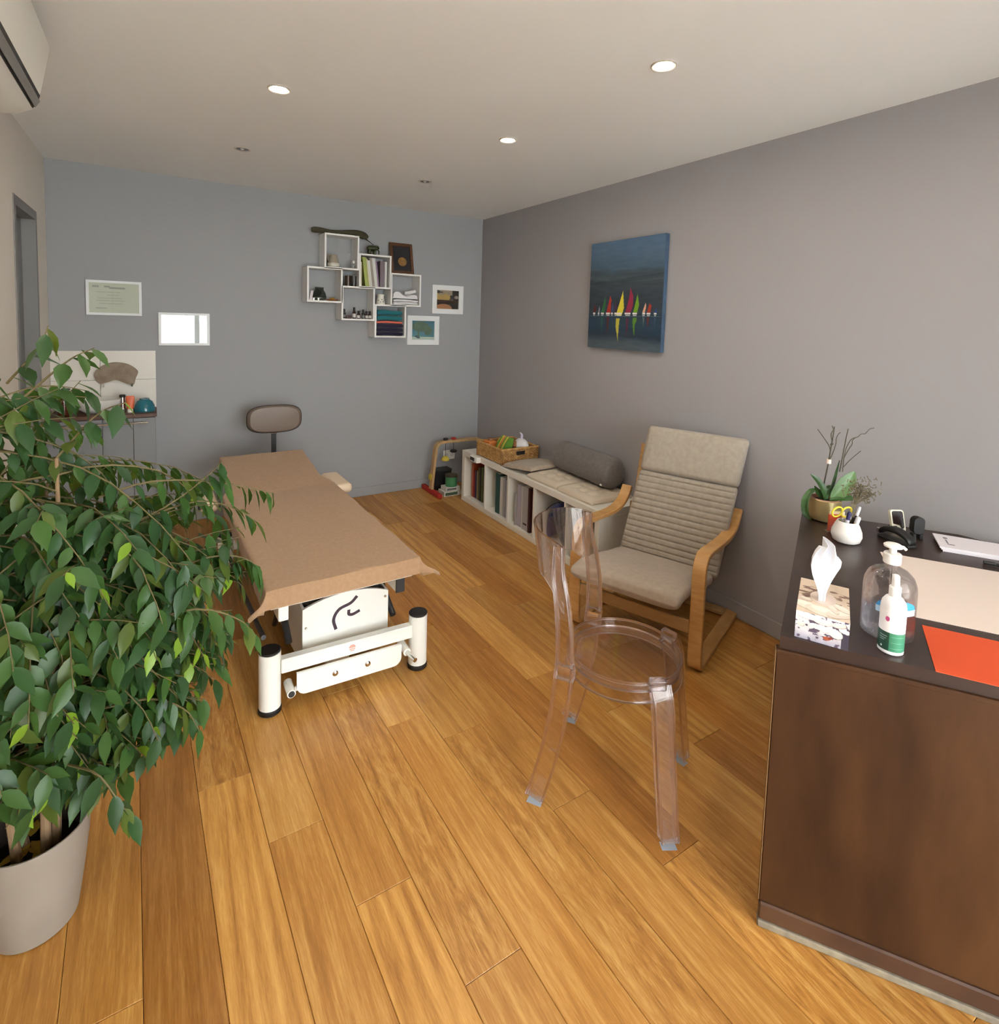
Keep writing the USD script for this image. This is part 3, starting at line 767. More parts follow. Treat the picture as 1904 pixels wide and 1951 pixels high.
part('piping', tube([(0.177 * 0.985 * np.sign(math.cos(a)) * abs(math.cos(a)) ** 0.18, 0.177 * 0.985 * np.sign(math.sin(a)) * abs(math.sin(a)) ** 0.18, 0.012) for a in np.linspace(0, 2 * PI, 81)], 0.0045, 6), m_ecru, pb)
dup(padm, 'cream tufted seat pad on the low bookcase, partly under the beige linen cushion', (2.436, 3.035, SZ + 0.001), group='tufted seat pads on the low bookcase')
tag(padm, group='tufted seat pads on the low bookcase')
fc = thing('linen_cushion', 'flat beige linen cushion lying beside the wicker basket', 'cushion')
fm = soft(0.34, 0.345, 0.01, 0.040, (), 40, 5)
fm.apply_transform(trimesh.transformations.rotation_matrix(-0.12, (1, 0, 0)))
fm.apply_transform(trimesh.transformations.rotation_matrix(0.08, (0, 0, 1)))
fm.apply_translation((2.425, 3.352, SZ + 0.024))
part('cushion_body', fm, m_linen, fc, True)
bol = thing('bolster', 'grey cylindrical bolster lying on the tufted pads against the wall', 'bolster')
b0, b1 = np.array([2.535, 3.165, SZ + 0.151]), np.array([2.515, 2.565, SZ + 0.148])
prof = [(0, 0), (0.05, 0.003), (0.085, 0.012), (0.102, 0.035), (0.104, 0.07), (0.104, 0.54), (0.102, 0.565), (0.085, 0.59), (0.05, 0.598), (0, 0.60)]
bmesh_ = lathe(prof, 48); bmesh_ = bmesh_.subdivide()
vv = bmesh_.vertices; vv += (0.004 * (meshkit.fbm(vv * 9, 2, 4) - 0.5))[:, None] * vv * (6, 6, 0)
bmesh_.vertices = vv
dz_ = (b1 - b0) / np.linalg.norm(b1 - b0)
ex_ = np.cross((0, 0, 1), dz_); ex_ /= np.linalg.norm(ex_)
TB = frame_T(b0, ex_, np.cross(dz_, ex_), dz_)
part('bolster_body', put(bmesh_, TB), m_greyf, bol, True)
sd = -0.95
part('zip_seam', tube([b0 + dz_ * t + np.array([-math.cos(sd), 0, math.sin(sd) * 1.0]) * 0.1045 for t in np.linspace(0.04, 0.42, 20)], 0.0022, 6), mat('seam_grey', (84, 80, 76), 0.9), bol)
tagp = b0 + dz_ * 0.54 + np.array([-math.cos(0.75), 0, -math.sin(0.75)]) * 0.1035
part('tag', box(tagp - (0.004, 0.012, 0.008), tagp + (0.001, 0.006, 0.010)), m_white, bol, False, label='small white tag')

# ---- corner: wooden baby gym, stack of boxes and drum
m_beech = mat('beech', (196, 164, 118), 0.5, rgb2=(182, 148, 102), nscale=5, stretch=(8, 8, 1))
gym = thing('baby_gym', 'wooden baby play gym with red feet in the far corner', 'toy')
part('foot', rbox((2.055, 4.22, 0.0), (2.095, 4.575, 0.042), 0.010), T_['red'], gym, label='red wooden foot')
part('foot', rbox((2.585, 4.22, 0.0), (2.62, 4.575, 0.042), 0.010), T_['red'], gym, label='red wooden foot')
gy = 4.40
part('arch', strip(np.vstack([[(2.072, 0.043)], curve([(2.075, 0.10), (2.10, 0.35), (2.115, 0.425), (2.17, 0.455), (2.34, 0.458), (2.52, 0.455), (2.575, 0.425), (2.59, 0.35), (2.602, 0.10)], 40), [(2.603, 0.043)]]), 0.055, 0.024, axis=(0, 1, 0), origin=(0, gy, 0), e1=(1, 0, 0), e2=(0, 0, 1)), m_beech, gym)
for x_, n in ((2.205, 'black'), (2.285, 'red')):
    part('bead', cyl((x_, gy), 0.022, 0.4705, 0.488, 20, 0.004), m_blackp if n == 'black' else T_['red'], gym)
part('cord', tube([(2.205, gy, 0.445), (2.205, gy, 0.325)], 0.002, 6), m_blackp, gym)
hang = trimesh.creation.icosphere(3, 0.036); hv = hang.vertices; hv[:, 2] = np.maximum(hv[:, 2], -0.004); hang.vertices = hv
part('hanging_bell', hang.apply_translation((2.205, gy, 0.29)), T_['yellow'], gym, True, label='yellow half-dome pendant')
part('cord', tube([(2.285, gy, 0.445), (2.285, gy, 0.38)], 0.002, 6), m_blackp, gym)
hb = trimesh.creation.icosphere(2, 1.0); hb.apply_scale((0.034, 0.03, 0.016)); part('hanging_disc', hb.apply_translation((2.285, gy, 0.364)), m_blackp, gym, True)
part('yellow_disc', put(cyl((0, 0), 0.03, 0, 0.012, 24, 0.003), frame_T((2.066, gy, 0.15), (0, 1, 0), (0, 0, 1), (-1, 0, 0))), T_['yellow'], gym)
def flatbox(name, label, lo, hi, mt, mt2):
    t = thing(name, label, 'box')
    part('box_body', box(lo, hi, 0.002), mt, t, False)
    part('printed_side', box((lo[0] + 0.01, lo[1] - 0.0012, lo[2] + 0.008), (hi[0] - 0.04, lo[1] - 0.0002, hi[2] - 0.008)), mt2, t, False)
m_boxw = mat('box_white', (206, 204, 198), 0.6); m_boxg = mat('box_grey', (120, 118, 116), 0.6); m_boxb = mat('box_green', (74, 92, 70), 0.6)
flatbox('game_box', 'white game box lying at the bottom of the stack in the corner', (2.13, 4.255, 0.0), (2.30, 4.375, 0.042), m_boxw, m_boxb)
flatbox('game_box', 'smaller pale box lying on the white game box', (2.15, 4.262, 0.0425), (2.29, 4.37, 0.075), m_boxw, m_boxg)
drum = thing('toy_drum', 'green round tin with a dark lid on the stack of boxes', 'tin', (2.225, 4.315, 0.0755))
part('tin_body', lathe([(0, 0), (0.052, 0), (0.052, 0.085), (0, 0.085)], 32), mat('tin_green', (66, 134, 88), 0.45), drum)
part('lid', lathe([(0, 0.0855), (0.056, 0.0855), (0.056, 0.100), (0, 0.104)], 32), mat('tin_lid', (70, 60, 44), 0.5), drum)
bb = thing('black_box', 'dark box standing behind the green tin in the corner', 'box', (2.20, 4.455, 0))
part('box_body', box((-0.06, 0, 0), (0.10, 0.10, 0.17), 0.003), m_blackp, bb, False)
part('lid', box((-0.063, -0.003, 0.1705), (0.103, 0.103, 0.185), 0.003), m_dark, bb, False)
outlet = thing('wall_outlet', 'white double wall socket low on the back wall behind the baby gym', 'socket', (2.34, YB, 0.28))
part('plate', rbox((-0.06, -0.010, -0.045), (0.06, -0.0005, 0.045), 0.004), m_white, outlet)
for s in (-0.03, 0.03):
    part('socket_well', put(lathe([(0, 0), (0.019, 0), (0.019, 0.0015), (0, 0.0015)], 24), frame_T((s, -0.0105, 0), (1, 0, 0), (0, 0, 1))), m_boxw, outlet)
# ------------------------------------------------------------------ bentwood armchair
m_birch = mat('birch_veneer', (206, 158, 98), 0.42, rgb2=(190, 140, 80), nscale=3, stretch=(3, 3, 22), coat=0.1)
m_birch2 = mat('birch_edge', (188, 150, 100), 0.5, rgb2=(168, 128, 80), nscale=8, stretch=(2, 2, 60))
m_cush = mat('greige_cotton', (168, 157, 143), 0.95, rgb2=(158, 147, 133), nscale=40, bump=0.3, bscale=520, sheen=0.2, bdist=0.0008)
m_cush2 = mat('seat_cotton', (176, 160, 144), 0.95, rgb2=(168, 152, 136), nscale=40, bump=0.3, bscale=520, sheen=0.2, bdist=0.0008)
U = np.array([0.3632, -0.9317, 0.0]); N_ = np.array([0.9317, 0.3632, 0.0]); O = np.array([1.815, 2.108, 0.0])
chair = thing('armchair', 'bentwood birch armchair with greige cushions against the right wall', 'armchair')
path = np.vstack([[(0.655, 0.014)], [(0.5, 0.014)], [(0.25, 0.014)], curve([(0.065, 0.014), (0.020, 0.022), (0.003, 0.046), (0.0, 0.09)], 12), [(0.0, 0.2)], [(0.0, 0.3)], [(0.0, 0.38)],
                  curve([(-0.001, 0.43), (0.006, 0.485), (0.038, 0.521), (0.09, 0.527), (0.20, 0.517), (0.36, 0.503), (0.46, 0.506), (0.53, 0.527), (0.575, 0.560), (0.605, 0.597)], 40)])
SEP = 0.615
def at_local(u, n, z):
    return O + U * u + N_ * n + np.array([0, 0, z])
for u in (0.0, SEP):
    fm = part('side_frame', strip(path, 0.060, 0.023, axis=U, origin=O + U * u, e1=N_, e2=(0, 0, 1), c=0.003), m_birch, chair, 40)
    part('foot_pad', put(box((-0.028, -0.03, 0), (0.028, 0.03, 0.0022)), frame_T(at_local(u, 0.13, 0), U, N_)), m_blackp, fm)
TC = frame_T(O, U, N_)
part('front_rail', put(box((0.031, -0.010, 0.175), (SEP - 0.031, 0.010, 0.235), 0.004), TC), m_birch2, chair)
part('rear_rail', put(box((0.031, 0.590, 0.004), (SEP - 0.031, 0.650, 0.026), 0.004), TC), m_birch2, chair)
part('arm_rail', put(box((0.031, 0.575, 0.46), (SEP - 0.031, 0.597, 0.52), 0.004), TC), m_birch2, chair)
# seat frame: two bent rails that carry the cushions, with slats across
rail = np.vstack([curve([(-0.06, 0.318), (0.05, 0.305), (0.20, 0.270), (0.34, 0.238), (0.40, 0.240), (0.455, 0.30), (0.52, 0.46), (0.575, 0.65), (0.628, 0.86)], 40)])
for u in (0.085, SEP - 0.085):
    part('seat_rail', strip(rail, 0.035, 0.020, axis=U, origin=O + U * u, e1=N_, e2=(0, 0, 1), c=0.003), m_birch2, chair)
part('webbing', cat(*[put(box((0.105, -0.02, -0.002), (SEP - 0.105, 0.02, 0.002)), frame_T(at_local(0, *q), U, N_)) for q in ((0.0, 0.318), (0.10, 0.298), (0.20, 0.276))]), m_blackp, chair)
part('front_slat', put(box((0.06, -0.085, 0.318), (SEP - 0.06, -0.045, 0.338), 0.004), TC), m_birch2, chair)
# cushions
def cushion(pp, w0, w1, th, ribs=0, nseg=120, ush=0.0, tilt=0.0, ends=0.06, ripple=0.0):
    p = curve(pp, nseg)
    s = np.r_[0, np.cumsum(np.linalg.norm(np.diff(p, axis=0), axis=1))]; s /= s[-1]
    t = np.gradient(p, axis=0); t /= np.linalg.norm(t, axis=1, keepdims=True)
    nn = np.stack([-t[:, 1], t[:, 0]], 1)
    e = np.clip(np.minimum(s, 1 - s) / ends, 0.0, 1) ; e = np.sqrt(np.clip(1 - (1 - e) ** 2, 0, 1))
    thick = th * (0.10 + 0.90 * e)
    if ribs:
        thick = thick * (1 - 0.13 * (1 - np.abs(np.sin(PI * s * ribs))) ** 2 * 1.6)
    wid = (w0 + (w1 - w0) * s) * (0.93 + 0.07 * e)
    P3 = np.array([at_local(SEP / 2 + (ush if np.isscalar(ush) else ush[0] + (ush[1] - ush[0]) * q_), a, b) for (a, b), q_ in zip(p, s)])
    N3 = np.array([N_ * a + np.array([0, 0, b]) for a, b in nn])
    return pad(P3, N3, U, wid, thick, n=36, ex=7)
part('seat_cushion', cushion([(-0.155, 0.352), (-0.05, 0.362), (0.10, 0.338), (0.25, 0.305), (0.385, 0.282)], 0.535, 0.535, 0.082, 0, 60, ush=0.004), m_cush2, chair, 60)
part('back_cushion', cushion([(0.405, 0.275), (0.43, 0.34), (0.475, 0.50), (0.527, 0.68), (0.542, 0.728)], 0.535, 0.53, 0.078, 15, 200, ush=(0.012, 0.060), ends=0.05), m_cush, chair, 60, label='ribbed back cushion')
part('head_cushion', cushion([(0.541, 0.726), (0.562, 0.80), (0.588, 0.885), (0.612, 0.975)], 0.53, 0.545, 0.086, 0, 60, ush=(0.060, 0.078), ends=0.10), m_cush, chair, 60, label='smooth head cushion')
# ------------------------------------------------------------------ transparent chair
m_poly = clear('clear_polycarbonate', (0.985, 0.965, 0.965), 0.8, 1.5)
m_tip = mat('pale_foot_tip', (170, 178, 190), 0.25, spec=0.6)
GC = np.array([1.318, 1.285, 0.0])
GF = np.array([0.57, -0.8216, 0.0]); GR = np.array([0.8216, 0.57, 0.0])
ghost = thing('transparent_chair', 'clear polycarbonate chair with round seat facing the dark desk', 'chair')
def gl(f, r, z):
    return GC + GF * f + GR * r + np.array([0, 0, z])
# seat: a thin dished disc inside a ring-shaped apron
SC = (0.012, -0.015)
def ringmesh(ri, ro, z0, z1, n=72, c=0.003):
    return lathe([(ri, z0), (ro - c, z0), (ro, z0 + c), (ro, z1 - c), (ro - c, z1), (ri + c, z1), (ri, z1 - c), (ri, z0)], n)
TG = frame_T(gl(*SC, 0), GF, np.cross((0, 0, 1), GF))
part('seat_panel', put(lathe([(0, 0.442), (0.10, 0.443), (0.16, 0.446), (0.179, 0.450), (0.179, 0.456), (0.16, 0.452), (0.10, 0.449), (0, 0.448)], 72), TG), m_poly, ghost, 40)
part('seat_rim', put(cat(ringmesh(0.180, 0.188, 0.418, 0.476, 72, 0.003), *[lathe([(r_q + 0.0042 * math.cos(a), z_q + 0.0042 * math.sin(a)) for a in np.linspace(0, 2 * PI, 11)], 72) for r_q, z_q in ((0.184, 0.476), (0.186, 0.419), (0.178, 0.452))]), TG), m_poly, ghost, 40)
def channel(path, w, d, th, face):
    """A U-shaped leg section: a web w wide with two flanges d deep; path points with per-point frames from 'face' (outward direction)."""
    path = np.asarray(path, float)
    t = np.gradient(path, axis=0); t /= np.linalg.norm(t, axis=1, keepdims=True)
    rings = []
    w = np.broadcast_to(w, (len(path),)); d = np.broadcast_to(d, (len(path),))
    for p, q, ww, dd in zip(path, t, w, d):
        o = face - q * (face @ q); o /= np.linalg.norm(o)
        s = np.cross(q, o)
        cs = [(-ww / 2, 0), (ww / 2, 0), (ww / 2, -dd), (ww / 2 - th, -dd), (ww / 2 - th, -th), (-ww / 2 + th, -th), (-ww / 2 + th, -dd), (-ww / 2, -dd)]
        rings.append([p + s * a + o * b for a, b in cs])
    rings = np.array(rings)
    lips = [tube(rings[:, i], 0.0036, 8) for i in (0, 1, 2, 7)]
    return cat(loft(rings), *lips)
# front legs
for sg in (-1, 1):
    face = (GF * 0.45 + GR * sg * 0.9); face /= np.linalg.norm(face)
    top = gl(0.150, sg * 0.150 - 0.008, 0.474)
    fp_ = gl(0.205, sg * 0.192, 0.022)
    p = curve([top, gl(0.166, sg * 0.164 - 0.006, 0.41), gl(0.180, sg * 0.174, 0.25), gl(0.194, sg * 0.184, 0.12), fp_], 24)
    lg = part('leg', channel(p, np.linspace(0.056, 0.050, 24), np.linspace(0.036, 0.030, 24), 0.007, face), m_poly, ghost, 30)
    part('leg_bracket', put(rbox((-0.026, -0.006, -0.022), (0.026, 0.020, 0.012), 0.006), frame_T(gl(0.1375, sg * 0.1385 - 0.012, 0.472), np.cross((0, 0, 1), face), face)), m_poly, lg)
    ft = frame_T(fp_ - face * 0.015 - (0, 0, 0.022), np.cross((0, 0, 1), face), face)
    part('foot_tip', put(box((-0.026, -0.017, 0.0), (0.026, 0.017, 0.021), 0.003), ft), m_tip, lg)
# back legs run on into the back posts
for sg in (-1, 1):
    face = GR * sg
    p = curve([gl(-0.216, sg * 0.218, 0.022), gl(-0.180, sg * 0.210, 0.16), gl(-0.152, sg * 0.205, 0.32), gl(-0.138, sg * 0.203, 0.478)], 24)
    lg = part('leg', channel(p, np.linspace(0.054, 0.052, 24), np.linspace(0.030, 0.024, 24), 0.006, face), m_poly, ghost, 30)
    part('leg_bracket', put(rbox((-0.030, -0.022, 0.0), (0.030, 0.010, 0.036), 0.006), frame_T(gl(-0.138, sg * 0.186, 0.462), np.cross((0, 0, 1), face), face)), m_poly, lg)
    ft = frame_T(gl(-0.217, sg * 0.203, 0.0), np.cross((0, 0, 1), face), face)
    part('foot_tip', put(box((-0.027, -0.017, 0.0), (0.027, 0.017, 0.021), 0.003), ft), m_tip, lg)
    p = curve([gl(-0.138, sg * 0.203, 0.4785), gl(-0.142, sg * 0.203, 0.58), gl(-0.156, sg * 0.198, 0.68), gl(-0.172, sg * 0.190, 0.76), gl(-0.176, sg * 0.184, 0.850)], 28)
    part('back_post', channel(p, np.r_[np.linspace(0.050, 0.042, 14), np.linspace(0.042, 0.026, 14)], np.linspace(0.022, 0.012, 28), 0.006, face), m_poly, ghost, 30)
# curved back panel
nu, nv = 56, 12
P = np.zeros((nu, nv, 3))
for i, s in enumerate(np.linspace(-1, 1, nu)):
    for j, t in enumerate(np.linspace(0, 1, nv)):
        z0 = 0.715 - 0.085 * max(0.0, (abs(s) - 0.55) / 0.45) ** 2
        z1 = 0.862 + 0.008 * (1 - s * s) - 0.010 * abs(s) ** 8
        z = z0 + (z1 - z0) * t
        R_ = 0.174 + (z - 0.70) * 0.05
        a = s * 1.33
        P[i, j] = gl(-0.119 - R_ * math.cos(a) * (1 + 0.02 * t) - 0.012 * (t - 0.5), R_ * math.sin(a) * 1.02, z)
part('back_panel', sheet(P, 0.007), m_poly, ghost, 40)
# ------------------------------------------------------------------ dark desk and the things on it
m_walnut = mat('dark_stained_veneer', (84, 54, 30), 0.5, spec=0.2, rgb2=(52, 31, 17), nscale=4.5, stretch=(1, 1, 0.28), detail=8, contrast=(0.34, 0.68), bump=0.05, bscale=60)
m_desktop = mat('dark_desk_top', (58, 42, 36), 0.34, rgb2=(48, 34, 30), nscale=4, detail=5)
m_edge = mat('worn_edge', (128, 96, 62), 0.5)
m_plinth = mat('plinth_brown', (84, 58, 42), 0.4, rgb2=(66, 44, 34), nscale=5)
m_felt = mat('grey_plinth_strip', (150, 138, 116), 0.8, rgb2=(120, 110, 96), nscale=20)
DZ0 = 0.747
FL, BL = np.array([1.331, 0.754]), np.array([2.331, 1.264])
VD = np.array([0.5680, -0.8230]); UD = np.array([0.8230, 0.5680])
desk = thing('desk', 'dark stained wooden desk with a solid front panel, standing against the right wall', 'desk')
W1 = np.array([2.636, BL[1] - (2.636 - BL[0]) * 0.823 / 0.568])
END = FL + VD * 1.45
top_poly = [FL, BL, W1, np.array([2.636, END[1] + 0.25]), END + UD * 0.55, END]
m_ = prism(Polygon(top_poly), DZ0 + 0.001, 0.78)
part('desk_top', m_, m_desktop, desk, False)
C0 = np.array([1.320, 0.7545])
def dbox(u0, u1, v0, v1, z0, z1, c=0.0):
    return put(box((v0, u0, z0), (v1, u1, z1), c), frame_T((C0[0], C0[1], 0), (VD[0], VD[1], 0), (UD[0], UD[1], 0)))
pnl = part('front_panel', dbox(0.0, 0.028, 0.0, 1.44, 0.066, DZ0, 0.002), m_walnut, desk, False)
part('edge_strip', dbox(0.0005, 0.0275, -0.0022, -0.0003, 0.066, DZ0), m_edge, pnl, False, label='worn light edge')
part('top_lip', dbox(-0.0012, 0.020, 0.0, 1.44, DZ0 - 0.010, DZ0 - 0.002, 0.001), m_walnut, pnl, False)
part('plinth', dbox(-0.006, 0.022, 0.0, 1.44, 0.018, 0.0655, 0.004), m_plinth, desk, False)
part('plinth_strip', dbox(-0.010, 0.020, -0.002, 1.44, 0.0, 0.0175, 0.003), m_felt, desk, False, label='grey plinth strip')
ld = (BL - FL) / np.linalg.norm(BL - FL)
part('side_panel', put(box((0.045, -0.065, 0.02), (0.95, -0.04, DZ0)), frame_T((*FL, 0), (*ld, 0), (-ld[1], ld[0], 0))), m_walnut, desk, False)
part('side_panel', dbox(0.0290, 0.60, 1.40, 1.425, 0.02, DZ0), m_walnut, desk, False)
DT = 0.7805
def ontop(x, y, z=0.0):
    return (x, y, DT + z)

# paper things lying flat
m_orange = mat('orange_paper', (208, 74, 28), 0.7)
m_blush = mat('blush_paper', (222, 204, 192), 0.6)
m_paperw = mat('white_paper', (226, 218, 222), 0.75)
single('orange_sheet', prism(Polygon([(1.716, 0.596), (1.508, 0.490), (1.64, 0.285), (1.845, 0.392)]), DT, DT + 0.0016), m_orange, 'bright orange sheet of paper on the dark desk', 'paper', False)
single('desk_mat', prism(Polygon([(2.158, 0.890), (1.748, 0.625), (1.955, 0.305), (2.365, 0.57)]), DT, DT + 0.0012), m_blush, 'large pale blush desk mat behind the orange sheet', 'desk mat', False)
nd0, nd1 = np.array([2.505, 0.860]), np.array([2.370, 0.787])
nv_ = np.array([0.545, -0.838])
note = thing('paper_pad', 'stack of white printed paper at the back of the desk', 'paper')
q = [nd0, nd1, nd1 + nv_ * 0.30, nd0 + nv_ * 0.255]
q = [np.array((min(a[0], 2.63), a[1])) for a in q]
for k, (dx, dz0, dz1) in enumerate(((0.004, 0.0, 0.006), (0.0, 0.0062, 0.0115), (-0.003, 0.0117, 0.0165))):
    part('sheet_block', prism(Polygon([a + np.array([dx, -dx]) for a in q]), DT + dz0, DT + dz1), m_paperw, note, False)
m_inkg = mat('grey_ink', (130, 124, 130), 0.8)
e1 = (nd1 - nd0) / np.linalg.norm(nd1 - nd0)
def notebox(a0, a1, b0, b1):
    return Polygon([nd0 + e1 * a0 + nv_ * b0, nd0 + e1 * a1 + nv_ * b0, nd0 + e1 * a1 + nv_ * b1, nd0 + e1 * a0 + nv_ * b1])
part('printed_mark', prism(shapely.unary_union([notebox(0.035, 0.052, 0.022, 0.034), notebox(0.062, 0.105, 0.024, 0.029), notebox(0.110, 0.118, 0.024, 0.045)]), DT + 0.0166, DT + 0.0169), m_inkg, note, False)

# gold pot with an orchid
m_gold = mat('brushed_gold', (190, 172, 126), 0.36, 0.75, rgb2=(176, 156, 108), nscale=4)
m_soil = mat('bark_soil', (52, 38, 28), 0.95, bump=0.6, bscale=60)
m_orchid = mat('orchid_leaf', (58, 92, 44), 0.38, rgb2=(42, 72, 34), nscale=12)
m_orchid2 = mat('orchid_leaf_light', (88, 120, 68), 0.4)
m_stem = mat('orchid_stem', (66, 62, 46), 0.6)
m_terra = mat('inner_pot_pink', (176, 128, 108), 0.6)
OP = np.array([2.318, 1.168, DT])
orch = thing('potted_orchid', 'leafy orchid without blooms in a brushed gold pot on the desk corner', 'potted plant', OP)
part('pot', lathe([(0, 0), (0.044, 0), (0.054, 0.006), (0.0585, 0.022), (0.0595, 0.088), (0.0575, 0.090), (0.0555, 0.088), (0.0545, 0.030), (0, 0.028)], 48), m_gold, orch, 40)
part('inner_pot', lathe([(0.044, 0.0285), (0.050, 0.0285), (0.0525, 0.092), (0.0500, 0.092), (0.047, 0.07), (0.0, 0.07), (0, 0.0285)], 40), m_terra, orch, 40)
part('soil', lathe([(0, 0.0705), (0.0468, 0.0705), (0.044, 0.079), (0, 0.083)], 24), m_soil, orch, 40)
def blade(spine, widths, up, fold=0.25, cross=7):
    """A leaf blade along the spine; 'up' is its upper side."""
    sp = curve(spine, 14)
    w = np.interp(np.linspace(0, 1, 14), np.linspace(0, 1, len(widths)), widths)
    t = np.gradient(sp, axis=0); t /= np.linalg.norm(t, axis=1, keepdims=True)
    P = []
    for p, q, ww in zip(sp, t, w):
        n = np.asarray(up, float); n = n - q * (n @ q); n /= np.linalg.norm(n)
        s = np.cross(n, q)
        P.append([p + s * ww * a + n * ww * fold * abs(a) for a in np.linspace(-1, 1, cross)])
    return sheet(np.array(P), 0.0016)
R3 = np.array([rgt[0], rgt[1], 0]); R3 /= np.linalg.norm(R3)      # along the wall, to the camera's right
B3 = np.cross((0, 0, 1), R3)                                         # away from the camera
def oc(a, z, b=0.0):
    return R3 * a + B3 * b + np.array([0, 0, z])
for sp, wd, up, mt in (
        ([oc(0.0, 0.085), oc(0.02, 0.14), oc(0.040, 0.20, 0.01), oc(0.052, 0.245, 0.01)], [0.010, 0.018, 0.019, 0.012, 0.002], -B3 * 1.0 + R3 * 0.9, m_orchid),
        ([oc(0.02, 0.09, -0.01), oc(0.048, 0.125, -0.015), oc(0.078, 0.165, -0.015), oc(0.104, 0.205, -0.01)], [0.008, 0.024, 0.030, 0.031, 0.022, 0.004], -B3 * 1.0 - R3 * 0.2 + np.array([0, 0, 0.35]), m_orchid2),
        ([oc(0.01, 0.085, -0.015), oc(0.05, 0.098, -0.03), oc(0.085, 0.100, -0.03), oc(0.105, 0.094, -0.025)], [0.008, 0.015, 0.017, 0.014, 0.004], (0, 0, 1) - B3 * 0.5, m_orchid),
        ([oc(-0.005, 0.085, -0.01), oc(-0.016, 0.125, -0.01), oc(-0.040, 0.165, -0.0), oc(-0.062, 0.185, 0.01)], [0.010, 0.017, 0.014, 0.010, 0.001], -B3 + R3 * 0.4, m_orchid),
        ([oc(-0.01, 0.085, 0.0), oc(-0.05, 0.120, 0.0), oc(-0.085, 0.085, -0.01), oc(-0.088, 0.03, -0.02), oc(-0.070, 0.008, -0.03)], [0.007, 0.011, 0.014, 0.013, 0.003], (0, 0, 1) - B3 * 0.5 - R3 * 0.6, m_orchid),
        ([oc(0.0, 0.085, 0.0), oc(0.02, 0.125, 0.01), oc(0.045, 0.125, 0.02), oc(0.06, 0.105, 0.02)], [0.008, 0.014, 0.013, 0.002], (0, 0, 1) - B3 * 0.3, m_orchid),
        ([oc(0.0, 0.085, 0.01), oc(-0.02, 0.11, 0.02), oc(-0.03, 0.13, 0.03)], [0.008, 0.012, 0.002], -B3, m_orchid)):
    part('leaf', blade(sp, wd, up), mt, orch, 60)
def stem(pts, r0, r1, name='flower_stem'):
    return part(name, tube(curve(pts, max(8, 5 * len(pts))), np.linspace(r0, r1, max(8, 5 * len(pts))), 6), m_stem, orch)
stem([oc(-0.012, 0.08), oc(-0.010, 0.14), oc(0.0, 0.22), oc(0.008, 0.30), oc(0.014, 0.36), oc(0.015, 0.385)], 0.0036, 0.0022)
stem([oc(0.006, 0.262), oc(0.002, 0.30), oc(-0.03, 0.345), oc(-0.052, 0.372)], 0.002, 0.0015, 'twig')
stem([oc(0.005, 0.245), oc(0.016, 0.275), oc(0.026, 0.315), oc(0.026, 0.335), oc(0.034, 0.355), oc(0.042, 0.362)], 0.002, 0.0013, 'twig')
stem([oc(0.008, 0.33), oc(0.004, 0.355), oc(0.012, 0.372), oc(0.006, 0.388)], 0.0022, 0.0016, 'twig')
stem([oc(0.05, 0.20), oc(0.058, 0.27), oc(0.066, 0.34), oc(0.072, 0.378)], 0.0026, 0.0020)
stem([oc(0.062, 0.20), oc(0.064, 0.26), oc(0.070, 0.30), oc(0.088, 0.335), oc(0.112, 0.345), oc(0.126, 0.358), oc(0.142, 0.360), oc(0.158, 0.378), oc(0.176, 0.384)], 0.0018, 0.0013, 'twig')
stem([oc(0.062, 0.255), oc(0.078, 0.29), oc(0.092, 0.315), oc(0.092, 0.33), oc(0.104, 0.342)], 0.0018, 0.0014, 'twig')
stem([oc(0.060, 0.215), oc(0.085, 0.245), oc(0.11, 0.27), oc(0.130, 0.288)], 0.0018, 0.0014, 'twig')
part('stem_clip', lathe([(0, 0.233), (0.009, 0.233), (0.009, 0.250), (0, 0.250)], 16).apply_translation(oc(0.003, 0)), m_blush, orch)
part('stem_clip', box(oc(0.004, 0.313) - (0.006, 0.005, 0.003), oc(0.016, 0.313) + (0.004, 0.004, 0.003)), m_stem, orch)

# small pencil pot
PP_ = np.array([2.147, 0.998, DT])
m_ceram = mat('white_ceramic', (232, 226, 220), 0.35)
pp = thing('pencil_pot', 'white rounded ceramic pencil pot on the desk in front of the orchid', 'pot', PP_)
part('pot_body', lathe([(0, 0), (0.032, 0), (0.044, 0.008), (0.050, 0.026), (0.0485, 0.042), (0.040, 0.064), (0.033, 0.078), (0.031, 0.079), (0.029, 0.077), (0.036, 0.062), (0.043, 0.040), (0.040, 0.012), (0, 0.008)], 48), m_ceram, pp, 40)
m_yel = mat('yellow_plastic', (222, 202, 54), 0.4); m_nav = mat('navy_plastic', (48, 46, 92), 0.4); m_lgt = mat('pale_plastic', (208, 206, 212), 0.35); m_blk = mat('black_pen', (36, 32, 38), 0.4)
def pen(name, label, cat_n, a, b, r, m1, m2, tipname='cap'):
    """A pen standing in the pot, from a (foot) to b (head), relative to the pot."""
    a, b = np.array(a), np.array(b)
    p = thing(name, label, cat_n, PP_)
    c = a + (b - a) * 0.72
    part('barrel', tube([a, c], r, 10), m1, p)
    part(tipname, tube([c + (b - a) * 0.002, b - (b - a) * 0.06, b], [r * 1.12, r * 1.12, r * 0.8], 10), m2, p)
    return p
def pc_(a, z, b=0.0):
    return R3 * a + B3 * b + np.array([0, 0, z])
pen('pen', 'white pen with navy head leaning left in the white pencil pot', 'pen', pc_(-0.016, 0.012, -0.006), pc_(-0.006, 0.118, -0.018), 0.0062, m_lgt, m_nav)
pen('pen', 'black pen with a white clip leaning far right in the white pencil pot', 'pen', pc_(0.006, 0.012, -0.002), pc_(0.042, 0.132, 0.000), 0.0048, m_blk, m_lgt)
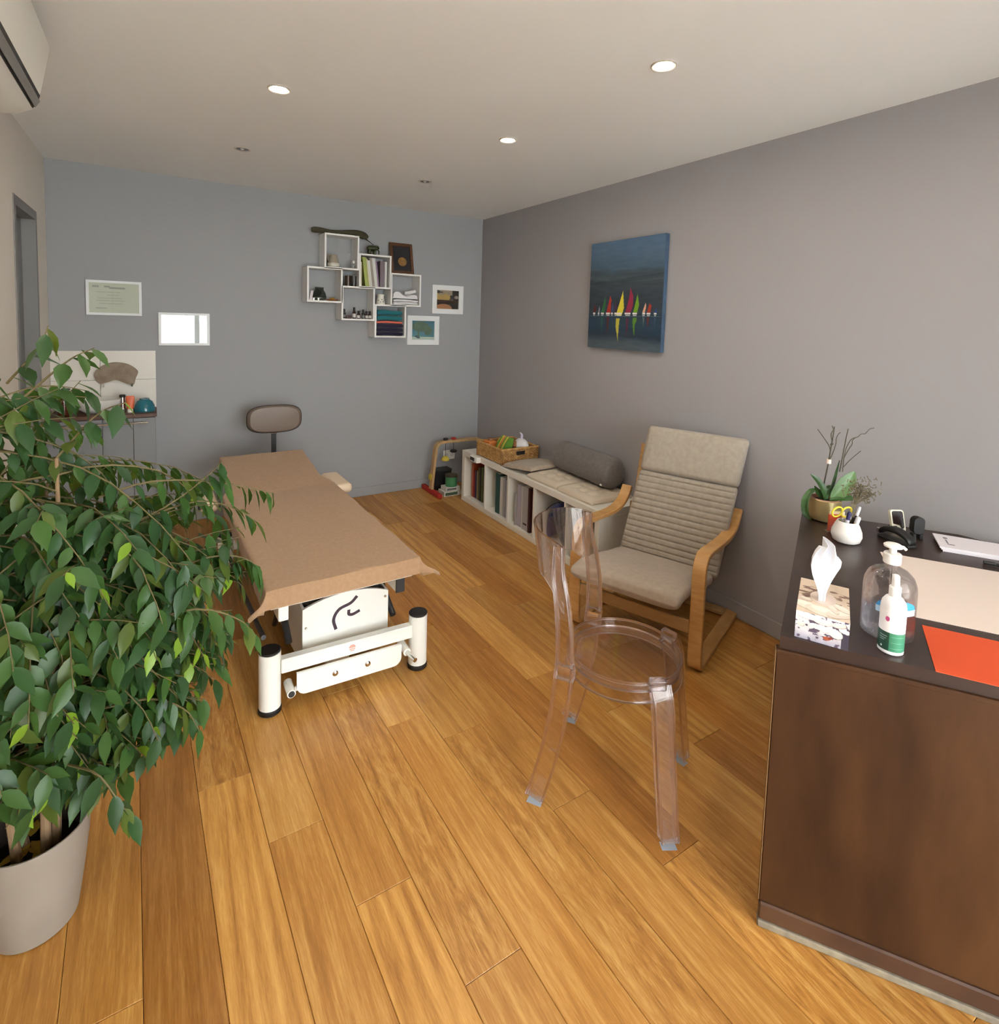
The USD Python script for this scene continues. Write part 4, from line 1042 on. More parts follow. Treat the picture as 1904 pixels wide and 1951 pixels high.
pen('pen', 'black and grey ballpoint pen leaning right in the white pencil pot', 'pen', pc_(0.0, 0.012, 0.010), pc_(0.040, 0.118, 0.010), 0.0046, m_blk, mat('steel_grey', (150, 146, 148), 0.3, 0.6))
pen('highlighter', 'yellow highlighter with white cap in the white pencil pot', 'pen', pc_(0.006, 0.012, -0.012), pc_(0.026, 0.102, -0.022), 0.0075, m_yel, m_lgt)
sc = thing('scissors', 'scissors with two yellow ring handles standing in the white pencil pot', 'scissors', PP_)
for cx, s in ((-0.026, 1), (0.008, -1)):
    c = pc_(cx, 0.104, 0.022)
    part('handle', tube([c + R3 * 0.017 * math.cos(a) + np.array([0, 0, 0.018]) * math.sin(a) + R3 * 0.006 * math.sin(a) for a in np.linspace(0, 2 * PI, 25)], 0.0036, 8), m_yel, sc, label='yellow ring handle')
part('blades', cat(tube([pc_(-0.012, 0.086, 0.022), pc_(-0.012, 0.014, 0.022)], 0.003, 6)), m_chrome, sc)
# dry sprig bunch in a thin vase behind
m_dry = mat('dry_sprigs', (122, 112, 86), 0.9, rgb2=(104, 92, 74), nscale=30)
ds = thing('dried_flowers', 'bunch of dried grey green sprigs standing behind the pencil pot', 'dried flowers', (2.215, 1.03, DT))
rr_ = random.Random(5)
part('stalks', cat(*[tube([pc_(0.0, 0.060), pc_(0.02 + rr_.uniform(-0.01, 0.01), 0.12), pc_(0.035 + rr_.uniform(-0.03, 0.045), 0.17, rr_.uniform(-0.03, 0.03))], 0.0010, 4) for _ in range(22)]), m_dry, ds, kind='stuff')
sp = []
for _ in range(240):
    c = pc_(0.040 + rr_.gauss(0, 0.024), 0.172 + rr_.gauss(0, 0.019), rr_.gauss(0, 0.02))
    d = np.array([rr_.gauss(0, 1), rr_.gauss(0, 1), rr_.gauss(0.6, 1)]); d /= np.linalg.norm(d)
    sp.append(tube([c, c + d * rr_.uniform(0.006, 0.016)], [0.0012, 0.0018], 4))
part('sprigs', cat(*sp), m_dry, ds, kind='stuff')
part('vase', lathe([(0, 0), (0.016, 0), (0.018, 0.02), (0.010, 0.05), (0.011, 0.075), (0.008, 0.075), (0.007, 0.05), (0.013, 0.02), (0, 0.006)], 24), m_ceram, ds, 40)
# clear memo box with orange notes
mb = thing('memo_box', 'clear memo holder of orange and cream note paper between gold pot and pencil pot', 'note holder', (2.222, 1.075, DT), math.atan2(R3[1], R3[0]))
m_acr = clear('clear_acrylic', (0.96, 0.95, 0.95), 0.35, 1.45)
part('orange_notes', box((-0.030, -0.008, 0.004), (0.024, 0.000, 0.066)), m_orange, mb, False)
part('cream_notes', box((-0.022, 0.0015, 0.004), (0.034, 0.008, 0.076)), mat('cream_paper', (226, 206, 170), 0.8), mb, False)
part('holder', cat(box((-0.036, -0.014, 0), (0.036, 0.014, 0.003)), box((-0.036, -0.0135, 0.003), (0.036, -0.011, 0.05))), m_acr, mb, False)
# stapler-like black hole punch, card reader, clip
st = thing('stapler', 'black stapler lying behind the large sanitiser bottle', 'stapler')
sa, sb = np.array([2.335, 0.965]), np.array([2.300, 0.855])
sdir = (sb - sa) / np.linalg.norm(sb - sa); snor = np.array([-sdir[1], sdir[0]])
Ts = frame_T((*sa, DT), (*sdir, 0), (*snor, 0))
part('stapler_base', put(rbox((0, -0.020, 0), (0.125, 0.020, 0.012), 0.005), Ts), m_blackp, st)
pth = curve([(0.002, 0, 0.022), (0.02, 0, 0.036), (0.06, 0, 0.044), (0.10, 0, 0.036), (0.124, 0, 0.020)], 24)
part('stapler_arm', put(pad(pth, (0, 0, 1), (0, 1, 0), np.r_[0.026, np.full(22, 0.038), 0.028], np.r_[0.012, np.full(22, 0.022), 0.012], 24, 3), Ts), m_blackp, st)
part('nose', put(box((-0.014, -0.008, 0.014), (-0.0005, 0.008, 0.030), 0.002), Ts), m_chrome, st)
cr = thing('card_reader', 'cream framed black card reader propped upright on the desk near the wall', 'card reader', (2.436, 0.943, DT), math.atan2(R3[1], R3[0]))
lean = frame_T((0, 0, 0.004), (1, 0, 0), (0, 0.30, 0.954))
part('shell', put(prism(rrect(-0.026, 0, 0.026, 0.083, 0.010), -0.014, -0.002), lean), mat('cream_plastic', (226, 220, 196), 0.4), cr, False)
scr = rrect(-0.0205, 0.012, 0.0205, 0.078, 0.008).difference(Polygon([(-0.03, 0.030), (0.002, 0.022), (0.008, 0.010), (-0.03, 0.0)]).buffer(0.003))
part('screen', put(prism(scr, -0.0018, 0.0004), lean), m_lcd, cr, False)
part('key', put(prism(rrect(-0.0205, 0.012, -0.008, 0.022, 0.002), -0.0018, 0.0004), lean), m_blackp, cr, False)
part('stand', put(box((-0.02, -0.002, 0.012), (0.02, 0.03, 0.03), 0.003), frame_T((0, 0.012, -0.0125), (1, 0, 0), (0, 1, 0))), m_blackp, cr, False)
cl_ = thing('glasses_case', 'rounded black case standing upright between the card reader and the paper stack', 'case', (2.425, 0.885, DT), math.atan2(R3[1], R3[0]))
part('case_body', prism(rrect(-0.020, 0.022, 0.020, 0.085, 0.017), -0.012, 0.012).apply_transform(frame_T((0, 0, 0), (1, 0, 0), (0, 0, 1))), m_blackp, cl_, 40)
for s in (-0.013, 0.013):
    part('leg', box((s - 0.006, -0.010, 0), (s + 0.006, 0.010, 0.0225), 0.002), m_blackp, cl_)
gp = thing('black_pen', 'black pen lying on the desk at the edge of the picture', 'pen')
part('barrel', tube([ontop(2.386, 0.640, 0.006), ontop(2.420, 0.520, 0.006)], 0.0055, 10), m_blackp, gp)
part('cap', tube([ontop(2.385, 0.642, 0.007), ontop(2.370, 0.668, 0.007)], 0.0065, 10), m_blackp, gp)

# tissue box with its mushroom-like print
m_print = paint_mat('printed_card', 0.45)
TA0, TA1 = np.array([1.3605, 0.735]), np.array([1.412, 0.6325])
tv = (TA1 - TA0) / np.linalg.norm(TA1 - TA0); tw = np.array([-tv[1], tv[0]])
TW, TD, TH = 0.115, 0.215, 0.069
tis = thing('tissue_box', 'tissue box printed with white petals and pebbles on the front of the desk', 'tissue box')
Tt_ = frame_T((*TA0, DT), (*tv, 0), (*tw, 0))
part('carton', put(box((0.0006, 0.0006, 0.0002), (TW - 0.0006, TD - 0.0006, TH - 0.0006)), Tt_), mat('carton', (190, 180, 172), 0.7), tis, False)
RS = np.random.default_rng(11)
BLOB = [(RS.uniform(0, 1), RS.uniform(0, 1), RS.uniform(0.05, 0.12), RS.uniform(0.6, 1.5), RS.uniform(0, PI)) for _ in range(26)]
def petals(img, u, v, blobs, asp, cols):
    for k, (x, y_, r, e, a) in enumerate(blobs):
        g = affinity.rotate(affinity.scale(Point(0, 0).buffer(r, 20), 1.35 * e ** 0.5 / asp ** 0.5, 0.72), math.degrees(a))
        g = affinity.translate(g, x, y_)
        fill(img, u, v, affinity.translate(g, 0.008, 0.018), (150, 128, 112), 0.55)
        fill(img, u, v, g, cols[k % len(cols)])
        fill(img, u, v, affinity.translate(affinity.scale(g, 0.7, 0.6), 0, -0.3 * r), (252, 244, 232), 0.5)
def tfront(u, v):
    n = grain(u, v, 5, 4, 1)[..., None]
    img = canvas(u, (226, 222, 222)) * (1 - 0) + (n - 0.5) * 90
    dk = np.clip((v - 0.55) * 2.2, 0, 1)[..., None]
    img = img * (1 - 0.55 * dk) + np.array((112, 108, 138)) * 0.55 * dk
    sp_ = grain(u, v, 14, 11, 3)
    img[sp_ > 0.60] = (92, 78, 98)
    img[(u > 0.86) & (v > 0.35)] = (66, 62, 76)
    petals(img, u, v, [(0.22, 0.12, 0.16, 1.5, 0.1), (0.5, 0.2, 0.15, 1.2, 0.2), (0.80, 0.18, 0.12, 1.2, 2.8), (0.52, 0.45, 0.13, 0.9, 0.6), (0.76, 0.52, 0.17, 0.8, 1.3), (0.10, 0.45, 0.09, 0.8, 1.2), (0.92, 0.35, 0.10, 1.2, 0.4)], 1.6, [(246, 238, 226), (240, 228, 214), (232, 218, 204)])
    fill(img, u, v, Point(0.60, 0.76).buffer(0.07), (164, 84, 56)); fill(img, u, v, Point(0.67, 0.72).buffer(0.045), (128, 52, 44))
    return img
def ttop(u, v):
    n = grain(u, v, 4, 3, 2)[..., None]
    img = canvas(u, (222, 200, 178)) + (n - 0.5) * 40
    m = (grain(u, v, 3, 12, 5) > 0.56) & (v > 0.22) & (v < 0.62) & (np.abs(u - 0.5) > 0.12)
    img[m] = (140, 112, 100)
    petals(img, u, v, [(0.2, 0.80, 0.13, 1.7, 0.2), (0.5, 0.86, 0.16, 1.6, 0.1), (0.82, 0.84, 0.13, 1.5, 2.9), (0.85, 0.66, 0.09, 1.4, 0.4), (0.66, 0.70, 0.09, 1.3, 0.8), (0.15, 0.62, 0.06, 1.5, 0.1)], 0.6, [(238, 224, 206), (230, 212, 194), (222, 206, 190)])
    fill(img, u, v, affinity.scale(Point(0.48, 0.44).buffer(0.2), 1.05, 0.62), (238, 220, 206))
    return img
def tside(u, v):
    n = grain(u, v, 6, 3, 8)[..., None]
    img = canvas(u, (206, 200, 210)) + (n - 0.5) * 120
    return img
UZ = np.array([0, 0, 1.0])
tv3, tw3 = np.array([*tv, 0]), np.array([*tw, 0])
A3 = np.array([*TA0, DT])
printed('front_print', tis, A3 + UZ * TH, tv3, UZ, TW, TH, 100, 64, tfront, m_print)
printed('top_print', tis, A3 + UZ * TH + tw3 * TD, tv3, tw3, TW, TD, 80, 130, ttop, m_print)
printed('side_print', tis, A3 + UZ * TH + tv3 * TW, tw3, UZ, TD, TH, 80, 30, tside, m_print)
printed('side_print', tis, A3 + UZ * TH + tw3 * TD, -tw3, UZ, TD, TH, 80, 30, tside, m_print)
m_film = clear('slot_film', (0.97, 0.93, 0.90), 0.12, 1.3, 0.1)
part('slot_film', put(prism(affinity.scale(Point(0, 0).buffer(0.030), 1.0, 1.35), 0.0004, 0.0010), Tt_ @ frame_T((TW * 0.49, TD * 0.50, TH), (1, 0, 0), (0, 1, 0))), mat('film', (232, 212, 200), 0.3), tis, False)
m_tissue = mat('tissue_paper', (226, 227, 232), 0.9)
# the tissue: a pleated sheet rising from the slot and opening at its top
nt_, na_ = 44, 54
P = np.zeros((nt_, na_, 3))
tc = A3 + tv3 * TW * 0.50 + tw3 * TD * 0.42 + UZ * (TH + 0.001)
wk = [(0.0, 0.010), (0.12, 0.011), (0.25, 0.018), (0.45, 0.031), (0.62, 0.040), (0.76, 0.041), (0.88, 0.033), (1.0, 0.020)]
for i, t in enumerate(np.linspace(0, 1, nt_)):
    wd = float(np.interp(t, [k[0] for k in wk], [k[1] for k in wk]))
    for j, a in enumerate(np.linspace(-1, 1, na_)):
        fold = (0.007 + 0.006 * t) * math.sin(a * 7.5 + 0.8 + 0.6 * t) * (0.35 + t) + 0.010 * t * math.cos(a * 2.5)
        zed = 0.150 * t - 0.016 * t ** 4 * a * a + 0.008 * t ** 3 * math.sin(a * 4 + 1.0) - 0.006 * a * t
        x_ = a * wd * (1.0 + 0.10 * math.sin(9 * t + 2 * np.sign(a)) * t)
        P[i, j] = tc + R3 * (x_ + 0.014 * t * t - 0.004) + B3 * (fold + 0.012 * t) + UZ * zed
part('tissue', sheet(P, 0.0008), m_tissue, tis, True, label='white tissue pulled up from the slot')

# large clear pump bottle
m_bottle = clear('bottle_plastic', (0.985, 0.98, 0.985), 0.35, 1.35)
m_gel = clear('clear_gel', (0.95, 0.955, 0.97), 0.45, 1.33)
m_pump = mat('white_pump', (240, 236, 230), 0.35)
bo = thing('sanitiser_bottle', 'large clear pump bottle with white pump on the desk', 'bottle', (1.585, 0.625, DT))
prof = [(0, 0.001), (0.048, 0.001), (0.056, 0.006), (0.058, 0.014), (0.058, 0.120), (0.0565, 0.138), (0.050, 0.156), (0.038, 0.169), (0.022, 0.177), (0.016, 0.180), (0.016, 0.186), (0.0145, 0.186)]
inner = [(r - 0.0022 if r > 0.003 else 0, z + 0.002 if z < 0.05 else z - 0.0012) for r, z in prof[:-2]]
part('bottle_body', lathe(prof + inner[::-1], 56), m_bottle, bo, 30)
part('gel', lathe([(0, 0.0045), (0.045, 0.0045), (0.0525, 0.010), (0.0545, 0.018), (0.0545, 0.060), (0, 0.060)], 48), m_gel, bo, 30)
part('pump_collar', lathe([(0, 0.187), (0.0185, 0.187), (0.0195, 0.189), (0.0195, 0.211), (0.018, 0.213), (0, 0.213)], 36), m_pump, bo, 30)
part('pump_head', cat(lathe([(0, 0.2135), (0.0085, 0.2135), (0.0085, 0.226), (0.0205, 0.229), (0.0210, 0.233), (0.016, 0.2365), (0, 0.238)], 36), tube([(0, 0, 0.231), R3 * 0.026 + np.array([0, 0, 0.228]), R3 * 0.033 + np.array([0, 0, 0.222])], 0.004, 10)), m_pump, bo, 30)
part('dip_tube', tube([(0, 0, 0.186), (0.002, 0.0, 0.10), (0.01, 0.006, 0.012)], 0.0028, 10), clear('tube_plastic', (0.98, 0.98, 0.98), 0.3), bo)
aw = math.atan2(-0.625, -1.585)
def wrap(r, z0, z1, a0, a1, n=24, taper=0.0):
    P = np.array([[(r * math.cos(a), r * math.sin(a), z) for z in np.linspace(z0, z1, 4)] for a in np.linspace(a0, a1, n)])
    return sheet(P)
def wrapped(name, parent, r, z0, z1, a0, a1, nx, ny, func, mt):
    u, v = np.meshgrid(np.linspace(0, 1, nx), np.linspace(0, 1, ny), indexing='ij')
    a = a0 + (a1 - a0) * u; z = z1 + (z0 - z1) * v
    P = np.stack([r * np.cos(a), r * np.sin(a), z], -1)
    col = np.clip(func(u, v), 0, 255) / 255
    col = np.where(col <= 0.04045, col / 12.92, ((col + 0.055) / 1.055) ** 2.4)
    pr = usdkit.mesh(stage, numbered(str(parent.GetPath()), name), sheet(P), mt, False)
    pv = UsdGeom.PrimvarsAPI(pr).CreatePrimvar('paint', Sdf.ValueTypeNames.Color3fArray, UsdGeom.Tokens.vertex)
    pv.Set(Vt.Vec3fArray.FromNumpy(col.reshape(-1, 3).astype(np.float32)))
dome_ = [(0.0583 * math.cos(a), 0.0583 * math.sin(a)) for a in np.linspace(aw - 0.45, aw + 1.15, 24)]
P = np.array([[(x, y_, 0.092 + t * 0.022 * math.sqrt(max(0.0, 1 - (2 * k / 23 - 1) ** 2))) for t in (0, 0.5, 1)] for k, (x, y_) in enumerate(dome_)])
part('label_blue', sheet(P), mat('label_blue', (52, 150, 220), 0.4), bo, True, label='blue dome of the label')
P = np.array([[(x, y_, 0.076 + t * 0.0155) for t in (0, 0.5, 1)] for (x, y_) in dome_])
part('label_pale', sheet(P), mat('label_pale_blue', (176, 208, 236), 0.4), bo, True)

# white and green spray bottle in front of it
m_sprayw = mat('white_bottle', (240, 238, 238), 0.35)
sb_ = thing('spray_bottle', 'slim white spray bottle with a green lower label in front of the clear bottle', 'bottle', (1.508, 0.583, DT))
part('bottle_body', lathe([(0, 0), (0.023, 0), (0.0265, 0.003), (0.0265, 0.112), (0.0245, 0.124), (0.018, 0.134), (0.0125, 0.138), (0, 0.138)], 48), m_sprayw, sb_, 30)
part('spray_collar', lathe([(0, 0.1385), (0.0125, 0.1385), (0.0125, 0.160), (0.011, 0.162), (0, 0.162)], 32), m_sprayw, sb_, 30)
part('spray_head', lathe([(0, 0.1625), (0.0085, 0.1625), (0.0080, 0.186), (0.0055, 0.190), (0, 0.190)], 32), m_sprayw, sb_, 30)
RL = np.random.default_rng(4)
def sprlabel(u, v):
    img = canvas(u, (244, 242, 242))
    g = v > 0.52
    img[g] = (64, 132, 100)
    img[g & (u < 0.46)] = (34, 72, 56)
    img[(v > 0.955)] = (244, 242, 242)
    fill(img, u, v, affinity.scale(Point(0.40, 0.20).buffer(0.06), 0.75, 1.0), (198, 84, 138))
    for k in range(12):                                        # barcode bars
        x = 0.60 + k * 0.0165
        fill(img, u, v, shapely.box(x, 0.36, x + 0.004 + 0.006 * (k * 7 % 3) / 2, 0.48), (150, 146, 156))
    for x in (0.60, 0.74, 0.80):
        fill(img, u, v, Point(x, 0.27).buffer(0.02), (190, 186, 192))
    for k in range(3):
        fill(img, u, v, shapely.box(0.56, 0.10 + k * 0.045, 0.86 - 0.05 * k, 0.115 + k * 0.045), (214, 210, 214))
    for k, (a, b) in enumerate(((0.24, 0.42), (0.24, 0.40), (0.26, 0.36))):
        fill(img, u, v, shapely.box(a, 0.62 + k * 0.05, b, 0.632 + k * 0.05), (190, 206, 196))
    for k in range(5):
        fill(img, u, v, shapely.box(0.50, 0.60 + k * 0.07, 0.78, 0.606 + k * 0.07), (112, 168, 140))
    fill(img, u, v, Point(0.30, 0.88).buffer(0.022), (220, 228, 222))
    return img
wrapped('label', sb_, 0.0268, 0.006, 0.108, aw - 1.9, aw + 1.9, 160, 110, sprlabel, m_print)
# ------------------------------------------------------------------ staggered white wall shelf and its contents
m_shelfw = mat('shelf_white', (234, 233, 230), 0.45)
SD = 0.17
SY = YB - SD
shelf = thing('wall_shelf', 'staggered white cube shelf on the back wall', 'shelf')
BW, TT = 0.274, 0.0135
CUBES = {'A': (1.131, 1.922), 'B': (1.000, 1.655), 'D': (1.267, 1.520), 'E': (1.406, 1.787), 'F': (1.676, 1.650), 'G': (1.543, 1.384)}
def cube(x, z):
    return cat(box((x, SY, z), (x + BW, YB - 0.001, z + TT)), box((x, SY, z + BW - TT), (x + BW, YB - 0.001, z + BW)), box((x, SY, z + TT), (x + TT, YB - 0.001, z + BW - TT)), box((x + BW - TT, SY, z + TT), (x + BW, YB - 0.001, z + BW - TT)))
for k, (x, z) in CUBES.items():
    part('cube_frame', cube(x, z), m_shelfw, shelf, False)
def floor_z(k):
    return CUBES[k][1] + TT + 0.0006
# top cube: two-tone jug and small glass bottle
m_sand = mat('sand_clay', (158, 146, 128), 0.8); m_ivory = mat('ivory_glaze', (220, 216, 202), 0.4)
jug = thing('jug', 'small sand and ivory two-tone jug in the top cube of the wall shelf', 'jug', (1.220, 4.505, floor_z('A')))
part('jug_base', lathe([(0, 0), (0.034, 0), (0.045, 0.010), (0.047, 0.022), (0.044, 0.036), (0, 0.036)], 32), m_ivory, jug, 40, label='ivory base')
part('jug_neck', lathe([(0, 0.0365), (0.043, 0.0365), (0.039, 0.055), (0.029, 0.075), (0.025, 0.094), (0.027, 0.100), (0.024, 0.100), (0.022, 0.078), (0, 0.075)], 32), m_sand, jug, 40, label='sand coloured neck')
part('handle', tube(curve([(-0.026, 0, 0.092), (-0.042, 0, 0.098), (-0.046, 0, 0.075), (-0.038, 0, 0.055)], 14), 0.0042, 8), m_sand, jug)
m_cleargl = clear('clear_glass', (0.96, 0.97, 0.96), 0.5, 1.45)
gb = thing('glass_bottle', 'small clear bottle with white cap in the top cube of the wall shelf', 'bottle', (1.372, 4.475, floor_z('A')))
part('bottle_body', lathe([(0, 0), (0.018, 0), (0.019, 0.028), (0.010, 0.036), (0.009, 0.042), (0, 0.042)], 24), m_cleargl, gb, 40)
part('cap', lathe([(0, 0.0425), (0.0105, 0.0425), (0.0105, 0.062), (0, 0.062)], 20), m_white, gb)
# left cube: grey glass jar, tealights, dish, card
m_smoke = clear('smoke_glass', (0.66, 0.68, 0.66), 0.5, 1.45)
jar = thing('glass_jar', 'rounded smoky glass jar in the left cube of the wall shelf', 'jar', (1.112, 4.510, floor_z('B')))
part('jar_body', lathe([(0, 0), (0.036, 0), (0.052, 0.012), (0.054, 0.035), (0.046, 0.062), (0.033, 0.082), (0.032, 0.098), (0.036, 0.104), (0.033, 0.104), (0.029, 0.098), (0.030, 0.082), (0.043, 0.060), (0.050, 0.035), (0.047, 0.014), (0, 0.006)], 40), m_smoke, jar, 40)
part('candle_wax', lathe([(0, 0.0065), (0.045, 0.0145), (0.0475, 0.026), (0, 0.026)], 32), m_ivory, jar)
tl = thing('tealight', 'small white tealight in the left cube, the one next to the upright card', 'candle', (1.054, 4.455, floor_z('B')), group='tealights in the wall shelf')
part('cup', lathe([(0, 0), (0.012, 0), (0.012, 0.014), (0.011, 0.014), (0.011, 0.011), (0, 0.011)], 24), m_chrome, tl)
part('wax', lathe([(0, 0.0112), (0.0108, 0.0112), (0.0104, 0.019), (0, 0.021)], 20), m_white, tl)
dup(tl, 'small white tealight in the left cube, directly in front of the smoky jar', (1.092, 4.452, floor_z('B')))
dish = thing('dish', 'flat orange and yellow dish in the left cube of the wall shelf', 'dish', (1.212, 4.505, floor_z('B')))
part('dish_body', lathe([(0, 0), (0.025, 0), (0.048, 0.010), (0.047, 0.013), (0.024, 0.006), (0, 0.005)], 36), mat('terracotta', (176, 112, 66), 0.5), dish, 40)
part('flower', lathe([(0, 0.0056), (0.022, 0.0066), (0.026, 0.014), (0.012, 0.026), (0, 0.028)], 24), mat('ochre', (182, 142, 52), 0.6), dish, 40)
card = thing('small_card', 'small white card standing at the left edge of the left cube', 'card', (1.030, 4.448, floor_z('B')), 0.5)
part('card_body', put(box((-0.012, -0.001, 0), (0.012, 0.001, 0.075), 0), frame_T((0, 0, 0), (1, 0, 0), (0, 0.97, 0.24), (0, -0.24, 0.97))), m_paperw, card, False)
part('stand', box((-0.010, 0.004, 0), (0.010, 0.020, 0.003)), m_white, card, False)
# middle-left small compartment: dark cups
for x_, lab, c in ((1.336, 'brown glass candle cup in the small compartment left of the books', (74, 56, 44)), (1.383, 'dark grey candle cup beside the brown one in the small compartment', (62, 60, 58))):
    cu = thing('candle_cup', lab, 'candle', (x_, 4.50, CUBES['D'][1] + BW + 0.0006), group='candle cups in the wall shelf')
    part('cup_body', lathe([(0, 0), (0.021, 0), (0.022, 0.004), (0.0225, 0.085), (0.020, 0.085), (0.019, 0.008), (0, 0.006)], 28), mat('cup_' + str(int(x_ * 1000)), c, 0.2), cu, 40)
    part('wax', lathe([(0, 0.0065), (0.0185, 0.0085), (0.0185, 0.05), (0, 0.05)], 20), m_sand, cu)
# book cube
y0b = 4.46
x = CUBES['E'][0] + TT + 0.004
zb = floor_z('E')
for n, t, hh, ln, lab in (('cream', 0.014, 0.195, 0.0, 'slim cream book, first on the left in the book cube'), ('lime', 0.030, 0.236, -0.12, 'lime green book leaning in the book cube'), ('cream', 0.010, 0.222, -0.12, 'thin cream book beside the lime green one'),
                          ('white', 0.017, 0.212, -0.12, 'white book right of the lime green book'), ('taupe', 0.018, 0.233, -0.12, 'taupe book in the middle of the book cube'), ('white', 0.026, 0.233, -0.12, 'thick white book right of the taupe book'),
                          ('purple', 0.012, 0.215, -0.12, 'slim purple book leaning on the thick white book'), ('plum', 0.030, 0.214, 0.0, 'wide grey plum book in the book cube'), ('mauve', 0.010, 0.214, 0.0, 'thin mauve book near the right end of the book cube'), ('white', 0.015, 0.212, 0.0, 'white book at the right end of the book cube')):
    b = thing('book', lab, 'book', (x, y0b, zb), 0, 'books in the wall shelf')
    sh = np.eye(4); sh[0, 2] = ln
    k = 0.0015
    T0 = frame_T((0.0, 0, 0), (1, 0, 0), (0, 1, 0)) @ sh
    T0[0, 3] = 0.030 if ln else (0.0 if 'first' in lab else 0.034)
    part('cover', put(cat(box((0, 0, 0), (t, k, hh)), box((0, k, 0), (k, 0.13, hh)), box((t - k, k, 0), (t, 0.13, hh))), T0), BK[n], b, False)
    part('pages', put(box((k, k, 0.002), (t - k, 0.128, hh - 0.003)), T0), m_paper, b, False)
    x += t + 0.0012
# oil bottles
m_amber = mat('dark_amber_glass', (44, 26, 24), 0.15); m_label = mat('oil_label', (196, 190, 186), 0.6)
ob_ = thing('oil_bottle', 'tallest dark oil bottle with a white label in the lower middle cube', 'bottle', (1.386, 4.485, floor_z('D')), group='dark oil bottles in the wall shelf')
part('bottle_body', lathe([(0, 0), (0.013, 0), (0.0138, 0.003), (0.0138, 0.05), (0.008, 0.060), (0, 0.060)], 24), m_amber, ob_, 40)
part('cap', lathe([(0, 0.0605), (0.0095, 0.0605), (0.0095, 0.092), (0, 0.092)], 20), m_blackp, ob_)
part('label', lathe([(0.0140, 0.008), (0.0142, 0.008), (0.0142, 0.040), (0.0140, 0.040)], 24), m_label, ob_)
ob2 = thing('oil_bottle', 'short dark oil bottle with a white label right of the tallest bottle', 'bottle', (1.421, 4.480, floor_z('D')), group='dark oil bottles in the wall shelf')
part('bottle_body', lathe([(0, 0), (0.012, 0), (0.0128, 0.003), (0.0128, 0.036), (0.008, 0.044), (0, 0.044)], 24), m_amber, ob2, 40)
part('cap', lathe([(0, 0.0445), (0.0090, 0.0445), (0.0090, 0.064), (0, 0.064)], 20), m_blackp, ob2)
part('label', lathe([(0.0130, 0.006), (0.0132, 0.006), (0.0132, 0.028), (0.0130, 0.028)], 24), m_label, ob2)
ob3 = thing('oil_bottle', 'black oil bottle of middle height in the middle of the row', 'bottle', (1.462, 4.488, floor_z('D')), group='dark oil bottles in the wall shelf')
part('bottle_body', lathe([(0, 0), (0.011, 0), (0.0118, 0.003), (0.0118, 0.044), (0.007, 0.052), (0, 0.052)], 24), m_blackp, ob3, 40)
part('cap', lathe([(0, 0.0525), (0.0085, 0.0525), (0.0085, 0.076), (0, 0.076)], 20), m_blackp, ob3)
part('label', lathe([(0.0120, 0.008), (0.0122, 0.008), (0.0122, 0.030), (0.0120, 0.030)], 24), m_boxg, ob3)
dup(ob2, 'short dark oil bottle second from the right end of the row', (1.488, 4.484, floor_z('D')))
dup(ob2, 'short dark oil bottle at the right end of the row', (1.517, 4.486, floor_z('D')))
dup(ob3, 'black oil bottle at the left edge of the lower middle cube', (1.302, 4.478, floor_z('D')))
ow = thing('wooden_tray', 'small dark reddish block lying left of the tallest oil bottle', 'block', (1.342, 4.49, floor_z('D')))
part('block_body', rbox((-0.026, -0.02, 0), (0.022, 0.02, 0.024), 0.004), mat('dark_red_wood', (62, 32, 30), 0.5), ow)
# small compartment: aroma burner
bn = thing('aroma_burner', 'white ceramic aroma burner with cut-outs in the small right compartment', 'burner', (1.612, 4.495, CUBES['G'][1] + BW + 0.0006))
part('burner_body', lathe([(0, 0), (0.036, 0), (0.0375, 0.006), (0.033, 0.040), (0.0265, 0.062), (0.030, 0.078), (0.033, 0.084), (0.029, 0.084), (0.024, 0.074), (0, 0.070)], 36), m_ivory, bn, 40)
for a, z in ((-1.9, 0.020), (-1.25, 0.022), (-1.6, 0.040), (-2.4, 0.034), (-0.9, 0.036)):
    r_b = 0.0372 - (z - 0.006) * 0.125
    part('cut_out', put(lathe([(0, 0), (0.0042, 0), (0.0042, 0.0010), (0, 0.0010)], 12), frame_T((r_b * math.cos(a), r_b * math.sin(a), z), (-math.sin(a), math.cos(a), 0), (0, 0, 1))), m_dark, bn)
# right cube: folded white towels
m_towel = mat('white_towel', (226, 224, 226), 0.95, bump=0.4, bscale=260, sheen=0.2)
def folded(w, d, h, layers, seed, dip=0.004):
    ms = []
    hh = h / layers
    for k in range(layers):
        n = 26
        a = np.linspace(-1, 1, n)
        pth = np.array([[t * w / 2, 0, hh * (k + 0.5) + 0.0025 * math.sin(3 * t + seed + k)] for t in a])
        e = np.clip((1 - np.abs(a)) / 0.10, 0, 1) ** 0.5
        ms.append(pad(pth, (0, 0, 1), (0, 1, 0), d * (0.97 + 0.03 * e), hh * (0.25 + 0.72 * e) * 1.02, 20, 6))
    return cat(*ms)
tw1 = thing('towel', 'folded white towel at the bottom of the right cube', 'towel', (1.814, 4.500, floor_z('F')))
part('towel_body', folded(0.225, 0.13, 0.045, 2, 1), m_towel, tw1, 60)
tw2 = thing('towel', 'rumpled white towel lying on the folded one in the right cube', 'towel', (1.812, 4.500, floor_z('F') + 0.047))
n = 30
U_, V_ = np.meshgrid(np.linspace(-1, 1, n), np.linspace(-1, 1, n), indexing='ij')
zt = 0.030 + 0.022 * np.exp(-((U_ + 0.75) / 0.5) ** 2) + 0.010 * np.sin(5 * U_ + 2 * V_)
